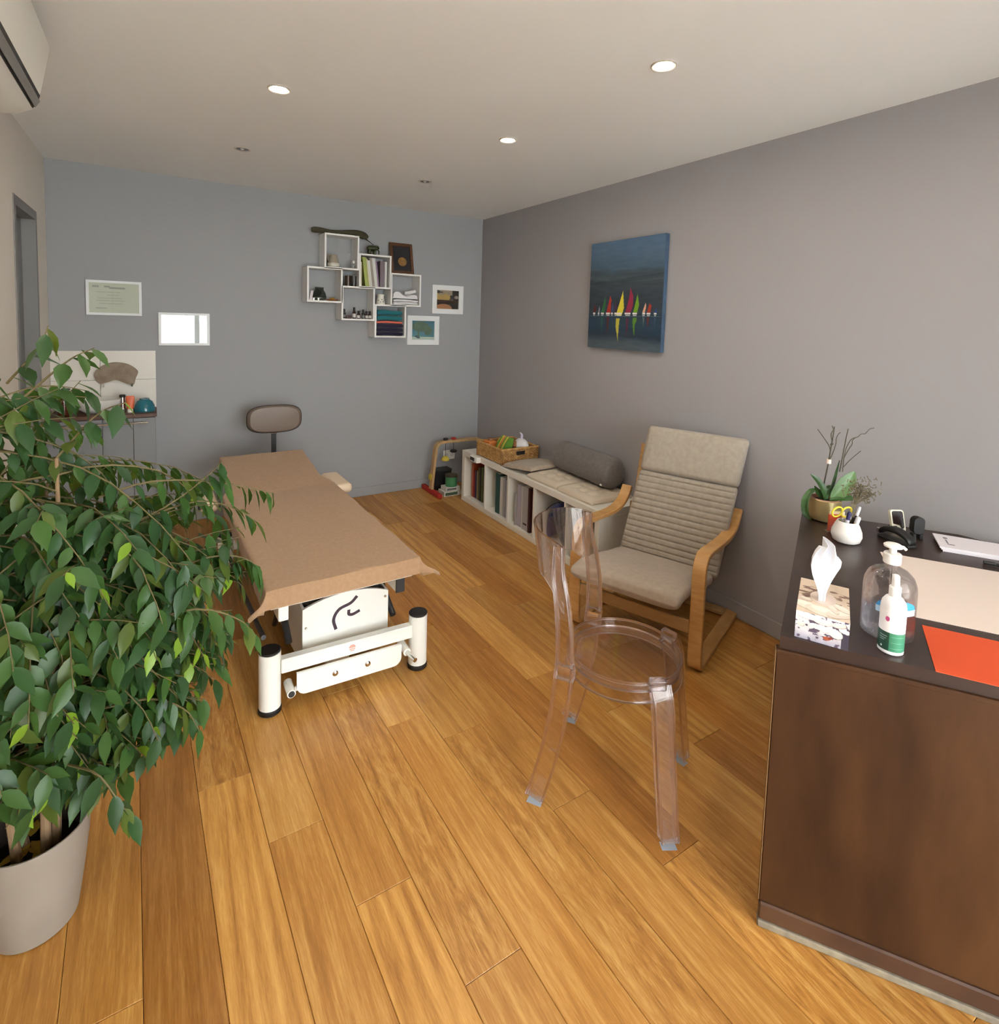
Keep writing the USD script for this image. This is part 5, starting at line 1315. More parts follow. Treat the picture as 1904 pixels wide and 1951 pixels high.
zt = np.where((np.abs(U_) > 0.97) | (np.abs(V_) > 0.97), 0.004, zt)
Pt = np.stack([U_ * 0.112, V_ * 0.062, zt], -1)
Pb = Pt.copy(); Pb[..., 2] = 0.0
mt_ = sheet(Pt); mb_ = sheet(Pb); mb_.invert()
part('towel_body', cat(mt_, mb_), m_towel, tw2, 60)
tw3_ = thing('rolled_cloth', 'rolled white cloth slanting on top of the white towels', 'cloth', (1.865, 4.475, floor_z('F') + 0.098))
part('roll_body', tube([(-0.05, 0, 0.0), (0, 0, 0.006), (0.05, 0.0, 0.022)], [0.012, 0.016, 0.014], 16), m_towel, tw3_, 60)
# bottom cube: teal, coral and navy textiles
for nm, lab, c, h0, h1, w in (('navy', 'navy folded blanket at the bottom of the lowest cube', (30, 22, 52), 0.0, 0.100, 0.238), ('coral', 'coral pink folded cloth between the navy and teal ones', (236, 110, 92), 0.103, 0.122, 0.232), ('teal', 'teal folded blanket on top in the lowest cube', (26, 104, 112), 0.126, 0.215, 0.225)):
    f_ = thing('folded_cloth', lab, 'cloth', (1.680 - (0.004 if nm != 'navy' else 0), 4.505, floor_z('G') + h0))
    m_c = mat('cloth_' + nm, c, 0.95, bump=0.3, bscale=240, sheen=0.2)
    part('cloth_body', folded(w, 0.13, h1 - h0, {'navy': 3, 'coral': 1, 'teal': 2}[nm], 2), m_c, f_, 60)
# on top of the shelf: dry seed pod, green figurine, framed medal
m_pod = mat('dry_pod', (70, 66, 44), 0.85, rgb2=(54, 48, 32), nscale=14, stretch=(1, 6, 6))
pod = thing('dried_pod', 'long dark dried palm leaf sheath lying across the top cube', 'dried leaf')
ztop = CUBES['A'][1] + BW
spn = curve([(1.052, 4.515, ztop + 0.024), (1.12, 4.515, ztop + 0.026), (1.20, 4.515, ztop + 0.021), (1.29, 4.515, ztop + 0.029), (1.38, 4.515, ztop + 0.036), (1.43, 4.515, ztop + 0.030), (1.475, 4.515, ztop + 0.012), (1.488, 4.512, ztop - 0.010)], 44)
tt = np.gradient(spn, axis=0); tt /= np.linalg.norm(tt, axis=1, keepdims=True)
hgt = np.interp(np.linspace(0, 1, 44), [0, 0.05, 0.25, 0.42, 0.62, 0.8, 0.92, 1], [0.034, 0.046, 0.034, 0.030, 0.046, 0.062, 0.056, 0.010])
part('pod_body', pad(spn, np.cross(tt, (0, 1, 0)) * -1, (0, 1, 0), np.full(44, 0.030), hgt, 18, 3), m_pod, pod, 60)
part('pod_stem', tube(curve([(1.478, 4.512, ztop - 0.005), (1.52, 4.508, ztop - 0.030), (1.548, 4.505, ztop - 0.052)], 10), [0.006, 0.005, 0.005, 0.004, 0.004, 0.0035, 0.003, 0.003, 0.003, 0.003], 8), m_pod, pod)
m_fig = mat('dark_green_glaze', (44, 50, 28), 0.3, rgb2=(64, 72, 34), nscale=16)
ele = thing('elephant_figurine', 'small dark green elephant figurine standing on the book cube', 'figurine', (1.540, 4.50, CUBES['E'][1] + BW + 0.0006))
def blend(balls, links, edge=0.006, it=8):
    ms = []
    for a, b in links:
        pts = np.vstack([trimesh.creation.icosphere(2, balls[i][1]).vertices + balls[i][0] for i in (a, b)])
        h_ = hull(pts)
        ms.append(manifold3d.Manifold(manifold3d.Mesh(np.asarray(h_.vertices, np.float32), np.asarray(h_.faces, np.uint32))))
    M_ = ms[0]
    for q_ in ms[1:]:
        M_ = M_ + q_
    M_ = M_.refine_to_length(edge)
    g = M_.to_mesh()
    t = trimesh.Trimesh(g.vert_properties[:, :3], g.tri_verts)
    trimesh.smoothing.filter_taubin(t, iterations=it)
    return t
eb = {'b1': ((-0.022, 0, 0.054), 0.025), 'b2': ((0.012, 0, 0.056), 0.026), 'h': ((0.036, -0.002, 0.064), 0.018), 't1': ((0.050, -0.002, 0.050), 0.008), 't2': ((0.053, -0.002, 0.030), 0.006), 't3': ((0.052, -0.002, 0.012), 0.0042)}
lk = [('b1', 'b2'), ('b2', 'h'), ('h', 't1'), ('t1', 't2'), ('t2', 't3')]
for k, (x_, y_) in enumerate(((-0.030, -0.012), (-0.030, 0.012), (0.016, -0.012), (0.016, 0.012))):
    eb[f'l{k}'] = ((x_, y_, 0.036), 0.011); eb[f'f{k}'] = ((x_, y_, 0.010), 0.0095); lk.append((f'l{k}', f'f{k}'))
part('body', blend(eb, lk), m_fig, ele, True)
for s in (-1, 1):
    part('ear', tube([(0.030, s * 0.012, 0.066), (0.026, s * 0.026, 0.058), (0.024, s * 0.027, 0.048)], [0.006, 0.010, 0.006], 8), m_fig, ele, True)
    part('tusk', tube([(0.046, s * 0.008 - 0.002, 0.052), (0.058, s * 0.010 - 0.002, 0.042)], [0.0028, 0.0012], 6), m_ivory, ele, True)
m_fwood = mat('brown_frame_wood', (104, 66, 36), 0.45, rgb2=(82, 50, 26), nscale=12, stretch=(1, 1, 5))
md = thing('framed_medal', 'brown framed gold medallion leaning on the wall above the right cube', 'framed picture')
fz = CUBES['F'][1] + BW + 0.0008
T_md = frame_T((1.708, 4.515, fz), (1, 0, 0), (0, 0.225, 0.974))
mw, mh_ = 0.206, 0.272
part('frame', put(prism(shapely.box(0, 0, mw, mh_).difference(shapely.box(0.024, 0.026, mw - 0.024, mh_ - 0.026)), -0.002, 0.014), T_md), m_fwood, md, False)
part('backing', put(box((0.0245, 0.0265, -0.001), (mw - 0.0245, mh_ - 0.0265, 0.006)), T_md), mat('dark_felt', (44, 42, 46), 0.95), md, False)
part('medallion', put(lathe([(0, 0.0062), (0.038, 0.0062), (0.040, 0.008), (0.038, 0.011), (0.030, 0.0105), (0, 0.012)], 40).apply_translation((mw * 0.52, mh_ * 0.40, 0)), T_md), mat('old_gold', (158, 118, 62), 0.5, 0.3, rgb2=(128, 94, 50), nscale=30), md, 30)

# ------------------------------------------------------------------ framed pictures and certificates
m_ph = paint_mat('photo_print', 0.35)
m_glassf = pane_mat('picture_glass', 1.5)
m_fwhite = mat('white_frame', (232, 233, 233), 0.4)
def framed(name, label, cat_n, x0, x1, z0, z1, fw_, func, nx, ny, dep=0.018, glass=True, mt=m_fwhite, mat_w=0.0, tilt=0.0):
    t = thing(name, label, cat_n, (x0, YB - 0.001, z0))
    w, h = x1 - x0, z1 - z0
    Tf = frame_T((0, 0, 0), (1, 0, 0), (0, 0, 1))
    part('frame', put(prism(shapely.box(0, 0, w, h).difference(shapely.box(fw_, fw_, w - fw_, h - fw_)), 0.0, dep), Tf), mt, t, False)
    part('backing', put(box((fw_ + 0.0003, fw_ + 0.0003, 0.0005), (w - fw_ - 0.0003, h - fw_ - 0.0003, 0.006)), Tf), m_paperw, t, False)
    pw_, ph_ = w - 2 * fw_ - 2 * mat_w, h - 2 * fw_ - 2 * mat_w
    printed('print', t, (fw_ + mat_w, -0.0066, h - fw_ - mat_w), (1, 0, 0), (0, 0, 1), pw_, ph_, nx, ny, func, m_ph)
    if glass:
        part('glass', put(box((fw_ + 0.0004, fw_ + 0.0004, 0.0085), (w - fw_ - 0.0004, h - fw_ - 0.0004, 0.0100)), Tf), m_glassf, t, False)
    return t
def cert(u, v):
    img = canvas(u, (196, 197, 180))
    for a, b, c in ((0.06, 0.20, 0.10), (0.30, 0.42, 0.10), (0.40, 0.72, 0.14)):
        fill(img, u, v, shapely.box(a, c, b, c + 0.06), (150, 152, 140))
    for k, (a, b) in enumerate(((0.14, 0.62), (0.36, 0.60), (0.16, 0.66), (0.14, 0.70), (0.20, 0.66))):
        fill(img, u, v, shapely.box(a, 0.30 + k * 0.095, b, 0.325 + k * 0.095), (164, 165, 152))
    fill(img, u, v, shapely.box(0.12, 0.82, 0.34, 0.86), (166, 168, 156))
    return img
framed('framed_certificate', 'framed certificate with faint lines of writing above the sink', 'framed certificate', -0.389, -0.077, 1.510, 1.742, 0.016, cert, 70, 50)
def cert2(u, v):
    img = canvas(u, (206, 210, 210)) + (grain(u, v, 4, 3, 6)[..., None] - 0.5) * 26
    fill(img, u, v, Polygon([(0.0, 0.46), (0.07, 0.48), (0.14, 0.58), (0.10, 0.56), (0.04, 0.58)]), (150, 156, 170))
    return img
framed('framed_picture', 'white framed glazed picture low on the back wall, mirroring the bright window', 'framed picture', 0.020, 0.341, 1.306, 1.539, 0.016, cert2, 50, 36)
def photo_dusk(u, v):
    img = canvas(u, (44, 36, 34)) + (grain(u, v, 6, 6, 3)[..., None] - 0.5) * 30
    fill(img, u, v, shapely.box(0, 0.17, 0.62, 0.52), (196, 160, 92))
    g = grain(u, v, 5, 9, 9)
    m = (v < 0.26) & (u < 0.72) & (g > 0.46); img[m] = (170, 152, 134)
    fill(img, u, v, affinity.scale(Point(0.32, 0.98).buffer(0.34), 1.15, 0.72), (180, 122, 82))
    fill(img, u, v, affinity.scale(Point(0.66, 0.52).buffer(0.10), 1.0, 0.9), (112, 92, 86))
    fill(img, u, v, Point(0.90, 0.36).buffer(0.09), (190, 178, 166))
    m = (v > 0.55) & (v < 0.66); img[m] = (70, 42, 28)
    return img
def photo_beach(u, v):
    img = canvas(u, (72, 120, 142))
    img = img * (1 - v[..., None] * 0.35) + np.array((140, 200, 200)) * v[..., None] * 0.35
    g = grain(u, v, 6, 6, 21)
    tree = shapely.unary_union([affinity.scale(Point(0.38, 0.30).buffer(0.30), 1.2, 0.9), affinity.scale(Point(0.70, 0.52).buffer(0.20), 1.0, 1.2), shapely.box(0.26, 0.45, 0.34, 0.82)])
    m = shapely.contains_xy(tree, u, v) & (g > 0.36); img[m] = np.stack([70 + 40 * g[m], 92 + 40 * g[m], 84 + 20 * g[m]], -1)
    img[v > 0.84] = (196, 208, 196)
    fill(img, u, v, Polygon([(0.10, 0.82), (0.24, 0.76), (0.40, 0.90), (0.28, 0.94)]), (66, 84, 92))
    return img
framed('framed_photo', 'white framed dusk photograph in brown and gold, beside the right cube', 'framed photo', 2.130, 2.444, 1.601, 1.860, 0.045, photo_dusk, 70, 56)
framed('framed_photo', 'white framed photograph of a tree on a blue shore, beside the lowest cube', 'framed photo', 1.894, 2.203, 1.316, 1.576, 0.045, photo_beach, 70, 56)

# ------------------------------------------------------------------ canvas painting of sailing boats
m_canv = paint_mat('canvas_paint', 0.5)
m_cside = mat('canvas_side', (62, 86, 110), 0.7, rgb2=(52, 72, 94), nscale=12)
art = thing('painting', 'unframed canvas painting of colourful sailing boats on a dark blue sea', 'painting')
py0, py1, pz0_, pz1_ = 2.338, 3.004, 1.386, 2.106
part('canvas', box((XR - 0.034, py0, pz0_), (XR - 0.001, py1, pz1_), 0.002), m_cside, art, False)
def sea(u, v):
    st = [(0.0, (70, 92, 116)), (0.12, (70, 90, 110)), (0.26, (62, 80, 96)), (0.31, (54, 64, 70)), (0.355, (66, 78, 86)), (0.385, (52, 60, 66)), (0.44, (50, 58, 66)), (0.50, (46, 54, 62)), (0.60, (42, 50, 58)), (0.665, (46, 58, 66)), (0.68, (36, 50, 64)), (0.80, (34, 52, 70)), (0.88, (36, 48, 60)), (0.93, (60, 70, 78)), (1.0, (66, 76, 84))]
    w = v + 0.06 * (grain(u, v, 3, 6, 4) - 0.5) + (u - 0.5) * -0.03 * (v < 0.5)
    w = np.clip(w, 0, 1)
    img = np.stack([np.interp(w, [s[0] for s in st], [s[1][c] for s in st]) for c in range(3)], -1)
    img = img * 1.22 + (grain(u, v, 10, 60, 7)[..., None] - 0.5) * 18
    m = (np.abs(v - 0.364 - 0.05 * (0.55 - u)) < 0.010 + 0.012 * u) ; img[m] = img[m] * 0.6 + np.array((40, 50, 54)) * 0.4
    m = (v > 0.72) & (v < 0.80) & (u > 0.3) & (u < 0.8); img[m] = img[m] * 0.6 + np.array((44, 76, 78)) * 0.4
    for y_ in (0.662, 0.694):
        fill(img, u, v, shapely.box(0.02, y_ - 0.0016, 0.98, y_ + 0.0016), (112, 138, 140), 0.6)
    def boat(sail, col, hx, hw, refl=None, rcol=None):
        fill(img, u, v, Polygon(sail), col)
        fill(img, u, v, shapely.box(hx - hw, 0.664, hx + hw, 0.678), (228, 226, 226)); fill(img, u, v, shapely.box(hx - hw * 0.8, 0.684, hx + hw * 0.8, 0.692), (212, 214, 214), 0.8)
        if refl:
            fill(img, u, v, Polygon(refl), rcol or col, 0.85)
    boat([(0.092, 0.58), (0.112, 0.62), (0.099, 0.665), (0.066, 0.665)], (98, 36, 34), 0.082, 0.014)
    boat([(0.158, 0.60), (0.170, 0.63), (0.160, 0.664), (0.143, 0.664)], (150, 150, 160), 0.150, 0.012)
    boat([(0.241, 0.502), (0.253, 0.588), (0.232, 0.667), (0.190, 0.663)], (46, 112, 62), 0.208, 0.020, [(0.190, 0.70), (0.222, 0.70), (0.212, 0.78), (0.200, 0.87)], (40, 96, 74))
    boat([(0.314, 0.504), (0.334, 0.543), (0.330, 0.667), (0.268, 0.663)], (170, 50, 36), 0.290, 0.028, [(0.275, 0.70), (0.310, 0.70), (0.300, 0.82), (0.285, 0.86)], (98, 34, 40))
    boat([(0.350, 0.56), (0.362, 0.62), (0.356, 0.665), (0.338, 0.665)], (70, 88, 140), 0.350, 0.012, [(0.34, 0.70), (0.36, 0.70), (0.35, 0.76)], (52, 66, 110))
    boat([(0.395, 0.56), (0.41, 0.60), (0.405, 0.664), (0.385, 0.664)], (92, 44, 84), 0.40, 0.014)
    boat([(0.492, 0.466), (0.514, 0.616), (0.500, 0.660), (0.481, 0.692), (0.405, 0.688), (0.440, 0.602)], (222, 206, 60), 0.448, 0.038, [(0.408, 0.715), (0.462, 0.715), (0.452, 0.80), (0.446, 0.925), (0.430, 0.86), (0.412, 0.80)], (214, 200, 62))
    boat([(0.592, 0.438), (0.630, 0.51), (0.635, 0.591), (0.603, 0.668), (0.535, 0.664), (0.576, 0.54)], (150, 46, 76), 0.568, 0.040, [(0.545, 0.71), (0.585, 0.71), (0.580, 0.80), (0.56, 0.88)], (98, 40, 66))
    boat([(0.688, 0.493), (0.713, 0.592), (0.690, 0.674), (0.636, 0.674)], (112, 160, 40), 0.662, 0.028, [(0.638, 0.705), (0.692, 0.705), (0.690, 0.735), (0.672, 0.76), (0.668, 0.87), (0.652, 0.84), (0.640, 0.76)], (96, 146, 44))
    boat([(0.796, 0.571), (0.803, 0.611), (0.790, 0.665), (0.758, 0.660)], (222, 170, 140), 0.776, 0.018, [(0.765, 0.70), (0.788, 0.70), (0.778, 0.78)], (110, 120, 124))
    boat([(0.840, 0.581), (0.870, 0.599), (0.858, 0.671), (0.814, 0.671)], (164, 60, 40), 0.836, 0.022, [(0.815, 0.70), (0.850, 0.70), (0.832, 0.80)], (110, 48, 46))
    boat([(0.924, 0.611), (0.942, 0.659), (0.935, 0.671), (0.905, 0.671)], (54, 74, 134), 0.918, 0.016, [(0.905, 0.70), (0.930, 0.70), (0.916, 0.80)], (52, 78, 112))
    return img
printed('painted_face', art, (XR - 0.0346, py1, pz1_), (0, -1, 0), (0, 0, 1), py1 - py0, pz1_ - pz0_, 190, 210, sea, m_canv)

# ------------------------------------------------------------------ wash stand in the left far corner
m_tile = mat('white_splash_tile', (224, 218, 208), 0.3); m_brownw = mat('brown_counter', (96, 60, 38), 0.4, rgb2=(78, 48, 30), nscale=6, stretch=(1, 8, 8))
spl = thing('splashback', 'white tiled splashback on the back wall above the wash stand', 'splashback')
part('grout', box((XL + 0.001, YB - 0.004, 0.868), (0.0, YB - 0.0005, 1.268)), m_boxg, spl, False)
for x0_, x1_ in ((XL + 0.0015, -0.322), (-0.3195, 0.0)):
    for z0_, z1_ in ((0.869, 1.0665), (1.0685, 1.268)):
        part('tile', box((x0_, YB - 0.010, z0_), (x1_, YB - 0.0042, z1_), 0.001), m_tile, spl, False)
van = thing('wash_stand', 'brown topped wash stand with grey doors in the far left corner', 'wash stand')
CY = YB - 0.285
part('counter', box((XL + 0.001, CY, 0.842), (0.002, YB - 0.0125, 0.8665), 0.002), m_brownw, van, False)
part('cabinet', box((XL + 0.002, CY + 0.035, 0.10), (-0.006, YB - 0.013, 0.8415)), mat('cabinet_grey', (128, 129, 131), 0.5), van, False)
for x0_, x1_ in ((XL + 0.004, -0.300), (-0.297, -0.133), (-0.130, -0.008)):
    part('cabinet_door', box((x0_, CY + 0.018, 0.11), (x1_, CY + 0.0345, 0.836), 0.001), mat('cabinet_door_grey', (134, 135, 137), 0.5) if x0_ < -0.4 else MATS['cabinet_door_grey'], van, False)
part('towel_rail', cat(tube([(-0.52, CY - 0.030, 0.812), (-0.050, CY - 0.030, 0.812)], 0.006, 12), *[tube([(x_, CY + 0.0175, 0.812), (x_, CY - 0.030, 0.812)], 0.005, 10) for x_ in (-0.49, -0.08)]), m_chrome, van)
CT = 0.8672
m_basin = mat('basin_white', (230, 228, 222), 0.2)
basin = thing('basin', 'white oval bowl basin on the brown counter', 'basin', (-0.335, 4.462, CT))
bp = lathe([(0, 0), (0.055, 0), (0.095, 0.030), (0.122, 0.070), (0.130, 0.090), (0.125, 0.090), (0.116, 0.070), (0.088, 0.034), (0.05, 0.012), (0, 0.010)], 48)
bp.apply_scale((1.12, 0.86, 1.0))
part('bowl', bp, m_basin, basin, 40)
part('drain', lathe([(0, 0.0103), (0.016, 0.0103), (0.014, 0.0135), (0, 0.0135)], 20), m_chrome, basin)
soap = thing('soap_bottle', 'amber soap bottle with black pump beside the basin', 'bottle', (-0.505, 4.44, CT))
part('bottle_body', lathe([(0, 0), (0.030, 0), (0.032, 0.004), (0.032, 0.085), (0.026, 0.104), (0.013, 0.112), (0, 0.112)], 32), mat('amber', (86, 38, 20), 0.12), soap, 40)
part('pump', cat(lathe([(0, 0.1125), (0.014, 0.1125), (0.014, 0.134), (0.005, 0.137), (0.005, 0.160), (0.010, 0.163), (0.010, 0.170), (0, 0.171)], 24), tube([(0, 0, 0.166), (0.036, 0, 0.164)], 0.0045, 8)), m_blackp, soap)
sil = thing('steel_tumbler', 'slim steel canister on the counter between basin and orange tube', 'canister', (-0.192, 4.43, CT))
part('canister_body', lathe([(0, 0), (0.017, 0), (0.0175, 0.002), (0.0175, 0.100), (0, 0.100)], 28), m_chrome, sil, 40)
part('canister_lid', lathe([(0, 0.1005), (0.018, 0.1005), (0.018, 0.114), (0.015, 0.117), (0, 0.117)], 28), m_dark, sil, 40)
otb = thing('cream_tube', 'orange hand cream tube standing on its white cap', 'tube', (-0.149, 4.405, CT))
part('cap', lathe([(0, 0), (0.016, 0), (0.0165, 0.003), (0.0155, 0.024), (0, 0.024)], 24), m_white, otb)
rg = []
for t in np.linspace(0, 1, 12):
    a = np.linspace(0, 2 * PI, 24, endpoint=False)
    rx, ry = 0.019 + 0.008 * t - 0.004 * t * t * (t > 0.85), 0.0185 * (1 - t) + 0.0015
    rg.append(np.stack([rx * np.cos(a), ry * np.sin(a), np.full(24, 0.0245 + 0.086 * t)], 1))
part('tube_body', loft(rg), mat('orange_tube', (222, 110, 66), 0.4, rgb2=(210, 86, 52), nscale=20), otb, 40)
tb2 = thing('teal_bowl', 'teal bowl turned upside down at the end of the counter', 'bowl', (-0.068, 4.43, CT))
part('bowl_body', lathe([(0.058, 0), (0.061, 0.0), (0.062, 0.010), (0.057, 0.040), (0.045, 0.066), (0.030, 0.078), (0.026, 0.078), (0.026, 0.081), (0, 0.082)], 40), mat('teal_glaze', (38, 108, 122), 0.15), tb2, 40)
part('foot_ring', lathe([(0.022, 0.0825), (0.030, 0.0825), (0.030, 0.086), (0.022, 0.086)], 32), MATS['teal_glaze'], tb2, 40)
stn = thing('stone_slab', 'rough edged brown stone slab leaning on the splashback', 'stone', (0, 0, 0))
pts = [(-0.345, 1.066), (-0.322, 1.046), (-0.285, 1.052), (-0.235, 1.068), (-0.19, 1.050), (-0.145, 1.030), (-0.128, 1.040), (-0.120, 1.075), (-0.105, 1.120), (-0.128, 1.152), (-0.165, 1.176), (-0.215, 1.188), (-0.265, 1.186), (-0.315, 1.162), (-0.352, 1.118)]
pp_ = Polygon(curve(pts + pts[:1], 60)).buffer(0)
part('slab', put(prism(pp_, 0.0, 0.022), frame_T((0, YB - 0.0105, 0), (1, 0, 0), (0, 0, 1))), mat('brown_stone', (156, 140, 122), 0.85, rgb2=(134, 116, 98), nscale=18, bump=0.6, bscale=40), stn, False)
for x_ in (-0.305, -0.142):
    part('bracket', cat(box((x_ - 0.006, YB - 0.036, 1.022), (x_ + 0.006, YB - 0.0105, 1.026)), box((x_ - 0.006, YB - 0.036, 1.026), (x_ + 0.006, YB - 0.0335, 1.042))), m_chrome, stn, False)
# ------------------------------------------------------------------ air conditioner on the left wall
m_acw = mat('ac_white', (222, 219, 210), 0.45)
ac = thing('air_conditioner', 'white wall mounted air conditioner high on the left wall', 'air conditioner')
acp = [(0.001, 2.205), (0.150, 2.207), (0.196, 2.214), (0.236, 2.238), (0.2490, 2.258), (0.2560, 2.285), (0.270, 2.36), (0.286, 2.448), (0.2865, 2.462), (0.279, 2.472), (0.260, 2.475), (0.001, 2.475)]
ay0, ay1 = 1.72, 2.56
part('body', prism(acp, 0, ay1 - ay0).apply_transform(frame_T((XL, ay1, 0), (1, 0, 0), (0, 0, 1))), m_acw, ac, 30)
part('outlet_slot', prism([(0.2385, 2.2375), (0.2520, 2.2575), (0.2590, 2.284), (0.2560, 2.2855), (0.2488, 2.2585), (0.2355, 2.2385)], 0, ay1 - ay0 - 0.03).apply_transform(frame_T((XL, ay1 - 0.015, 0), (1, 0, 0), (0, 0, 1))), m_blackp, ac, False, label='dark air outlet slot')
part('louver', prism([(0.2450, 2.2395), (0.2580, 2.262), (0.2600, 2.2612), (0.2468, 2.2385)], 0, ay1 - ay0 - 0.05).apply_transform(frame_T((XL, ay1 - 0.025, 0), (1, 0, 0), (0, 0, 1))), m_boxg, ac, False)
part('end_cap', prism(Polygon(acp).buffer(-0.002), 0, 0.003).apply_transform(frame_T((XL, ay1 + 0.0035, 0), (1, 0, 0), (0, 0, 1))), m_acw, ac, 30)
part('mount', box((XL + 0.001, 1.60, 2.196), (XL + 0.03, 2.36, 2.2045)), m_dark, ac, False)
# ------------------------------------------------------------------ recessed ceiling spots
m_lit = emit('spot_lit', (1.0, 0.90, 0.76), SPOT)
m_trim = mat('spot_trim', (206, 198, 188), 0.35, 0.4)
m_refl = mat('spot_reflector', (150, 146, 140), 0.2, 0.9)
m_unlit = mat('spot_glass_off', (196, 192, 186), 0.1)
def spot(label, x, y, lit, group):
    s = thing('ceiling_spot', label, 'ceiling light', (x, y, H), group=group)
    part('trim_ring', lathe([(0.034, -0.0005), (0.046, -0.0005), (0.046, -0.004), (0.043, -0.006), (0.036, -0.005), (0.034, -0.003)], 40), m_trim, s, 40)
    if lit:
        part('lamp_face', lathe([(0, -0.0035), (0.0335, -0.0035), (0.0335, -0.001), (0, -0.001)], 32), m_lit, s, 40, label='glowing lamp face')
    else:
        part('reflector', lathe([(0.012, -0.0010), (0.0335, -0.0010), (0.0335, -0.0030), (0.020, -0.0018), (0.012, -0.0018)], 32), m_refl, s, 40)
        part('lamp_bulb', lathe([(0, -0.0005), (0.0115, -0.0005), (0.010, -0.006), (0.005, -0.009), (0, -0.010)], 24), m_unlit, s, 40)
    return s
G1, G2 = 'lit recessed ceiling spots', 'unlit recessed ceiling spots'
l1 = spot('lit ceiling spot above the front end of the massage table', 0.457, 2.55, True, G1)
dup(l1, 'lit ceiling spot nearest to the desk', (1.588, 1.475, H))
dup(l1, 'lit ceiling spot between the table and the armchair, middle of the right row', (1.582, 2.517, H))
dup(l1, 'lit ceiling spot above the potted fig, outside the picture', (0.457, 1.475, H))
dup(l1, 'lit ceiling spot right of the viewer, outside the picture', (1.588, 0.43, H))
dup(l1, 'lit ceiling spot left of the viewer, outside the picture', (0.457, 0.43, H))
u1 = spot('unlit ceiling spot above the head end of the massage table', 0.442, 3.578, False, G2)
dup(u1, 'unlit ceiling spot near the wall shelf, far end of the right row', (1.597, 3.599, H))
# ------------------------------------------------------------------ potted weeping fig
m_pot = mat('greige_pot', (150, 139, 128), 0.6, rgb2=(142, 131, 120), nscale=3)
m_potin = mat('pot_inside', (70, 58, 52), 0.8)
m_dirt = mat('potting_soil', (40, 28, 20), 0.95, rgb2=(26, 18, 14), nscale=40, bump=0.8, bscale=60, bdist=0.01)
m_bark = mat('fig_bark', (158, 128, 96), 0.8, rgb2=(130, 102, 74), nscale=20, stretch=(1, 1, 0.2), bump=0.4, bscale=60)
m_twig = mat('fig_twig', (104, 92, 58), 0.75)
def leafmat(name, rgb, rgb2, trans, rough=0.36):
    return usdkit.material(stage, f'/World/Looks/{name}', {
        'tc': ('texture_coordinate', {}), 'n': ('noise_texture', {'scale': 7.0, 'detail': 2.0}),
        'r': ('rgb_ramp', {'ramp': [(0.35, lin(rgb)), (0.68, lin(rgb2))]}),
        'p': ('principled_bsdf', {'roughness': rough, 'specular_ior_level': 0.32}),
        't': ('translucent_bsdf', {'color': lin(trans)}), 'm': ('mix_closure', {'fac': 0.22})},
        [('tc.object', 'n.vector'), ('n.fac', 'r.fac'), ('r.color', 'p.base_color'), ('p.BSDF', 'm.closure1'), ('t.BSDF', 'm.closure2')], surface='m.closure')
LM = [leafmat('fig_leaf_dark', (52, 84, 48), (40, 66, 38), (110, 150, 50)), leafmat('fig_leaf_mid', (66, 98, 48), (52, 82, 42), (130, 170, 56)),
      leafmat('fig_leaf_olive', (86, 104, 44), (68, 84, 36), (150, 170, 60)), leafmat('fig_leaf_young', (134, 166, 48), (112, 146, 42), (170, 200, 70), 0.36)]
m_yleaf = mat('fallen_leaf', (190, 158, 56), 0.6, rgb2=(170, 130, 40), nscale=20)
FX, FY = -0.275, 1.698
fig = thing('potted_fig', 'bushy weeping fig in a tapered greige pot standing on the left', 'potted plant')
PH = 0.256
part('pot', lathe([(0, 0), (0.080, 0), (0.086, 0.004), (0.101, 0.11), (0.112, 0.20), (0.1155, PH - 0.003), (0.1140, PH), (0.1105, PH), (0.1085, PH - 0.006), (0.100, 0.16), (0, 0.155)], 64).apply_translation((FX, FY, 0)), m_pot, fig, 40)
part('pot_lining', lathe([(0.1002, 0.165), (0.1083, 0.252), (0.1080, 0.252), (0.0999, 0.165)], 48).apply_translation((FX, FY, 0)), m_potin, fig, 40)
part('soil', lathe([(0, 0.1555), (0.0995, 0.1605), (0.1005, 0.172), (0.07, 0.180), (0, 0.184)], 40).apply_translation((FX, FY, 0)), m_dirt, fig, 40)
fr_ = random.Random(21)
RZ = [(0.30, 0.06), (0.36, 0.15), (0.42, 0.30), (0.50, 0.42), (0.58, 0.47), (0.66, 0.47), (0.75, 0.52), (0.86, 0.54), (0.96, 0.55), (1.04, 0.53), (1.10, 0.40), (1.16, 0.26), (1.24, 0.20), (1.36, 0.18), (1.44, 0.16), (1.50, 0.14), (1.56, 0.05)]
def rmax(z):
    return float(np.interp(z, [a for a, _ in RZ], [b for _, b in RZ], 0.0, 0.0))
AX, AY = -0.30, 1.68
# stems
stems = []
for k, (dx, dy, tx_, ty_, tz) in enumerate(((-0.03, -0.02, -0.06, -0.03, 1.42), (0.025, -0.025, 0.10, -0.06, 1.20), (0.02, 0.03, 0.06, 0.10, 1.10), (-0.02, 0.02, -0.14, 0.06, 1.25), (0.04, 0.0, 0.16, -0.02, 0.95))):
    p0 = np.array([FX + dx, FY + dy, 0.165])
    p3 = np.array([AX + tx_, AY + ty_, tz])
    c = curve([p0, p0 + (p3 - p0) * 0.3 + (fr_.uniform(-0.015, 0.015), fr_.uniform(-0.015, 0.015), 0.03), p0 + (p3 - p0) * 0.65 + (fr_.uniform(-0.02, 0.02), fr_.uniform(-0.02, 0.02), 0.02), p3], 26)
    stems.append(c)
    part('stem', tube(c, np.linspace(0.0115, 0.004, 26), 8), m_bark, fig)
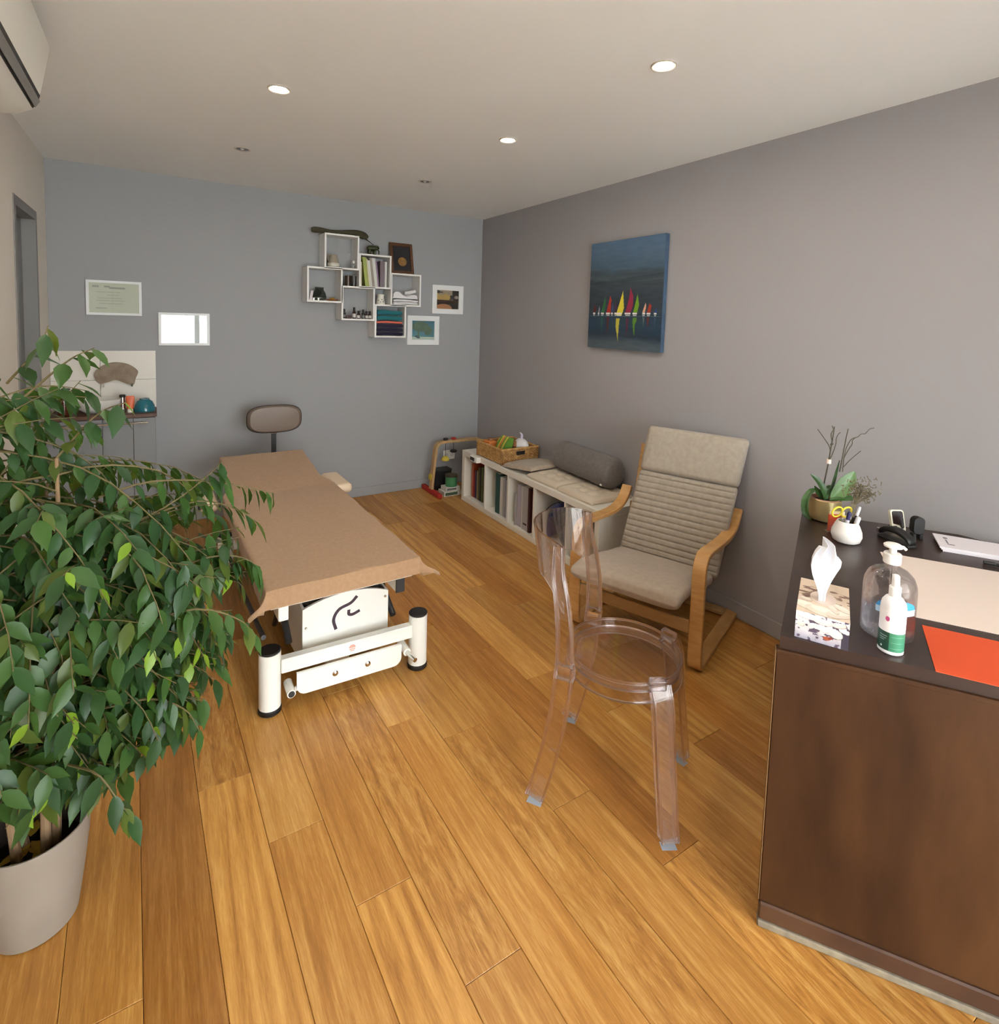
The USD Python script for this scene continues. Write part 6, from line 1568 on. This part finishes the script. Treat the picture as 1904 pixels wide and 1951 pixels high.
# branches: arching out from the stems and drooping
branches = []
def branch(p, d, L, droop):
    pts = [p]
    d = np.array(d, float)
    n = 9
    for i in range(n):
        d = d + np.array([0, 0, -droop / n]) + np.array([fr_.gauss(0, 0.09), fr_.gauss(0, 0.09), fr_.gauss(0, 0.05)])
        d /= np.linalg.norm(d)
        q = pts[-1] + d * L / n
        r = math.hypot(q[0] - AX, (q[1] - AY) * (1.45 if q[1] < AY else 1.0))
        if r > rmax(q[2]) or q[2] < 0.34 or q[0] < XL + 0.10:
            break
        pts.append(q)
    return np.array(pts)
for k in range(330):
    s = stems[k % len(stems)]
    t = fr_.uniform(0.22, 1.0)
    p = s[int(t * 25)]
    a = fr_.uniform(-PI, PI) if k % 2 else fr_.gauss(-0.15, 0.6)
    el = fr_.uniform(0.0, 0.85)
    d = np.array([math.cos(a) * math.cos(el), math.sin(a) * math.cos(el), math.sin(el)])
    b = branch(p, d, fr_.uniform(0.34, 0.80), fr_.uniform(0.8, 1.9))
    if len(b) >= 4:
        branches.append(b)
# a few long shoots that reach out of the crown
for pts in ([(-0.12, 1.60, 1.10), (-0.02, 1.58, 1.13), (0.10, 1.57, 1.12), (0.20, 1.57, 1.09), (0.27, 1.58, 1.06)], [(-0.15, 1.60, 1.00), (0.0, 1.56, 1.06), (0.10, 1.55, 1.13), (0.14, 1.55, 1.17)], [(-0.20, 1.62, 1.20), (-0.12, 1.60, 1.30), (-0.06, 1.58, 1.33)], [(-0.25, 1.60, 1.35), (-0.17, 1.58, 1.43), (-0.12, 1.58, 1.46)], [(-0.28, 1.60, 1.38), (-0.22, 1.57, 1.46), (-0.20, 1.56, 1.51)],
            [(-0.1, 1.5, 0.80), (0.06, 1.42, 0.86), (0.16, 1.40, 0.82), (0.20, 1.40, 0.76)], [(-0.12, 1.55, 0.60), (-0.02, 1.50, 0.62), (0.05, 1.48, 0.58), (0.08, 1.47, 0.52)], [(-0.1, 1.6, 0.85), (0.1, 1.56, 0.92), (0.20, 1.55, 0.90), (0.235, 1.55, 0.84)],
            [(-0.18, 1.5, 0.52), (-0.12, 1.42, 0.53), (-0.08, 1.40, 0.46), (-0.06, 1.40, 0.42)], [(-0.05, 1.62, 1.02), (0.08, 1.6, 1.06), (0.17, 1.6, 1.03), (0.23, 1.6, 0.98)]):
    branches.append(curve(pts, 12))
tw = []
for i, b in enumerate(branches):
    m = tube(b, np.linspace(0.0030 if len(b) > 6 else 0.0022, 0.0009, len(b)), 5)
    if i < 60 or i >= len(branches) - 10:
        part('branch', m, m_twig, fig)
    else:
        tw.append(m)
part('twigs', cat(*tw), m_twig, fig, kind='stuff')
def leaf(base, d, up, L, W, bend):
    """One pointed fig leaf: 6 stations of three points, folded a little along its midrib."""
    d = d / np.linalg.norm(d)
    s = np.cross(d, up); s /= max(np.linalg.norm(s), 1e-6)
    n = np.cross(s, d)
    st = ((0.0, 0.03), (0.14, 0.62), (0.36, 1.0), (0.62, 0.80), (0.82, 0.34), (1.0, 0.02))
    v = []
    for t, w in st:
        c = base + d * L * t - n * bend * L * t * t
        e = n * W * w * 0.22
        v += [c - s * W * w + e, c, c + s * W * w + e]
    f = []
    for k in range(5):
        a = 3 * k
        f += [[a, a + 1, a + 4], [a, a + 4, a + 3], [a + 1, a + 2, a + 5], [a + 1, a + 5, a + 4]]
    return np.array(v), np.array(f)
leaves = []
def cam_uv(p):
    q = np.asarray(p) - EYE
    z = q @ fwd
    return PPX + FPX * (q @ rgt) / z, PPY - FPX * (q @ upv) / z, z
for bi, b in enumerate(branches):
    L_ = np.linalg.norm(np.diff(b, axis=0), axis=1).sum()
    n = max(4, int(L_ / 0.0215))
    for k in range(n):
        t = (k + 0.6) / n
        if t < 0.22 and fr_.random() < 0.7:
            continue
        x = t * (len(b) - 1); i = min(int(x), len(b) - 2)
        p = b[i] + (b[i + 1] - b[i]) * (x - i)
        if p[2] < 0.40 and fr_.random() < 0.4:
            continue
        tg = b[i + 1] - b[i]; tg /= np.linalg.norm(tg)
        sd = np.cross(tg, (0, 0, 1)); sd /= max(np.linalg.norm(sd), 1e-6)
        sg = 1 if k % 2 else -1
        d = tg * fr_.uniform(0.2, 0.7) + sd * sg * fr_.uniform(0.35, 0.9) + np.array([0, 0, -fr_.uniform(0.35, 1.3)]) + np.array([fr_.gauss(0, 0.15) for _ in range(3)])
        out = np.array([p[0] - AX, p[1] - AY, 0.25]); out /= np.linalg.norm(out)
        up = out * 0.8 + np.array([fr_.gauss(0, 0.3), fr_.gauss(0, 0.3), 0.7])
        L1 = fr_.uniform(0.050, 0.082)
        young = t > 0.88 and fr_.random() < 0.16
        if young:
            L1 *= 0.72
        mt = 3 if young else fr_.choices([0, 1, 2], [0.5, 0.36, 0.14])[0]
        leaves.append((p, d, up, L1, L1 * fr_.uniform(0.18, 0.245), fr_.uniform(0.02, 0.22), mt))
vis = []
for k, l in enumerate(leaves):
    u_, v_, z_ = cam_uv(l[0] + l[1] / np.linalg.norm(l[1]) * l[3] * 0.5)
    if -10 < u_ < 1914 and -10 < v_ < 1960:
        vis.append((math.hypot(l[0][0], l[0][1]) - 0.15 * (u_ > 0), k))
own = {k for _, k in sorted(vis)[:295]}
rest = {0: [], 1: [], 2: [], 3: []}
for k, l in enumerate(leaves):
    v, f = leaf(*l[:6])
    if k in own:
        part('leaf', trimesh.Trimesh(v, f, process=False), LM[l[6]], fig, True)
    else:
        rest[l[6]].append((v, f))
for k, nm in ((0, 'foliage'), (1, 'foliage'), (2, 'foliage'), (3, 'foliage')):
    if rest[k]:
        part(nm, cat(*[trimesh.Trimesh(v, f, process=False) for v, f in rest[k]]), LM[k], fig, True, kind='stuff')
# yellow leaves fallen on the soil
for k in range(9):
    a, r = fr_.uniform(-PI, PI), fr_.uniform(0.02, 0.075)
    p = np.array([FX + r * math.cos(a), FY + r * math.sin(a), 0.190 + fr_.uniform(0, 0.006)])
    a2 = fr_.uniform(-PI, PI)
    v, f = leaf(p, np.array([math.cos(a2), math.sin(a2), 0.15]), np.array([0.1, 0.1, 1.0]), 0.05, 0.013, 0.08)
    part('fallen_leaf', trimesh.Trimesh(v, f, process=False), m_yleaf, fig, True, label='fallen yellow leaf')
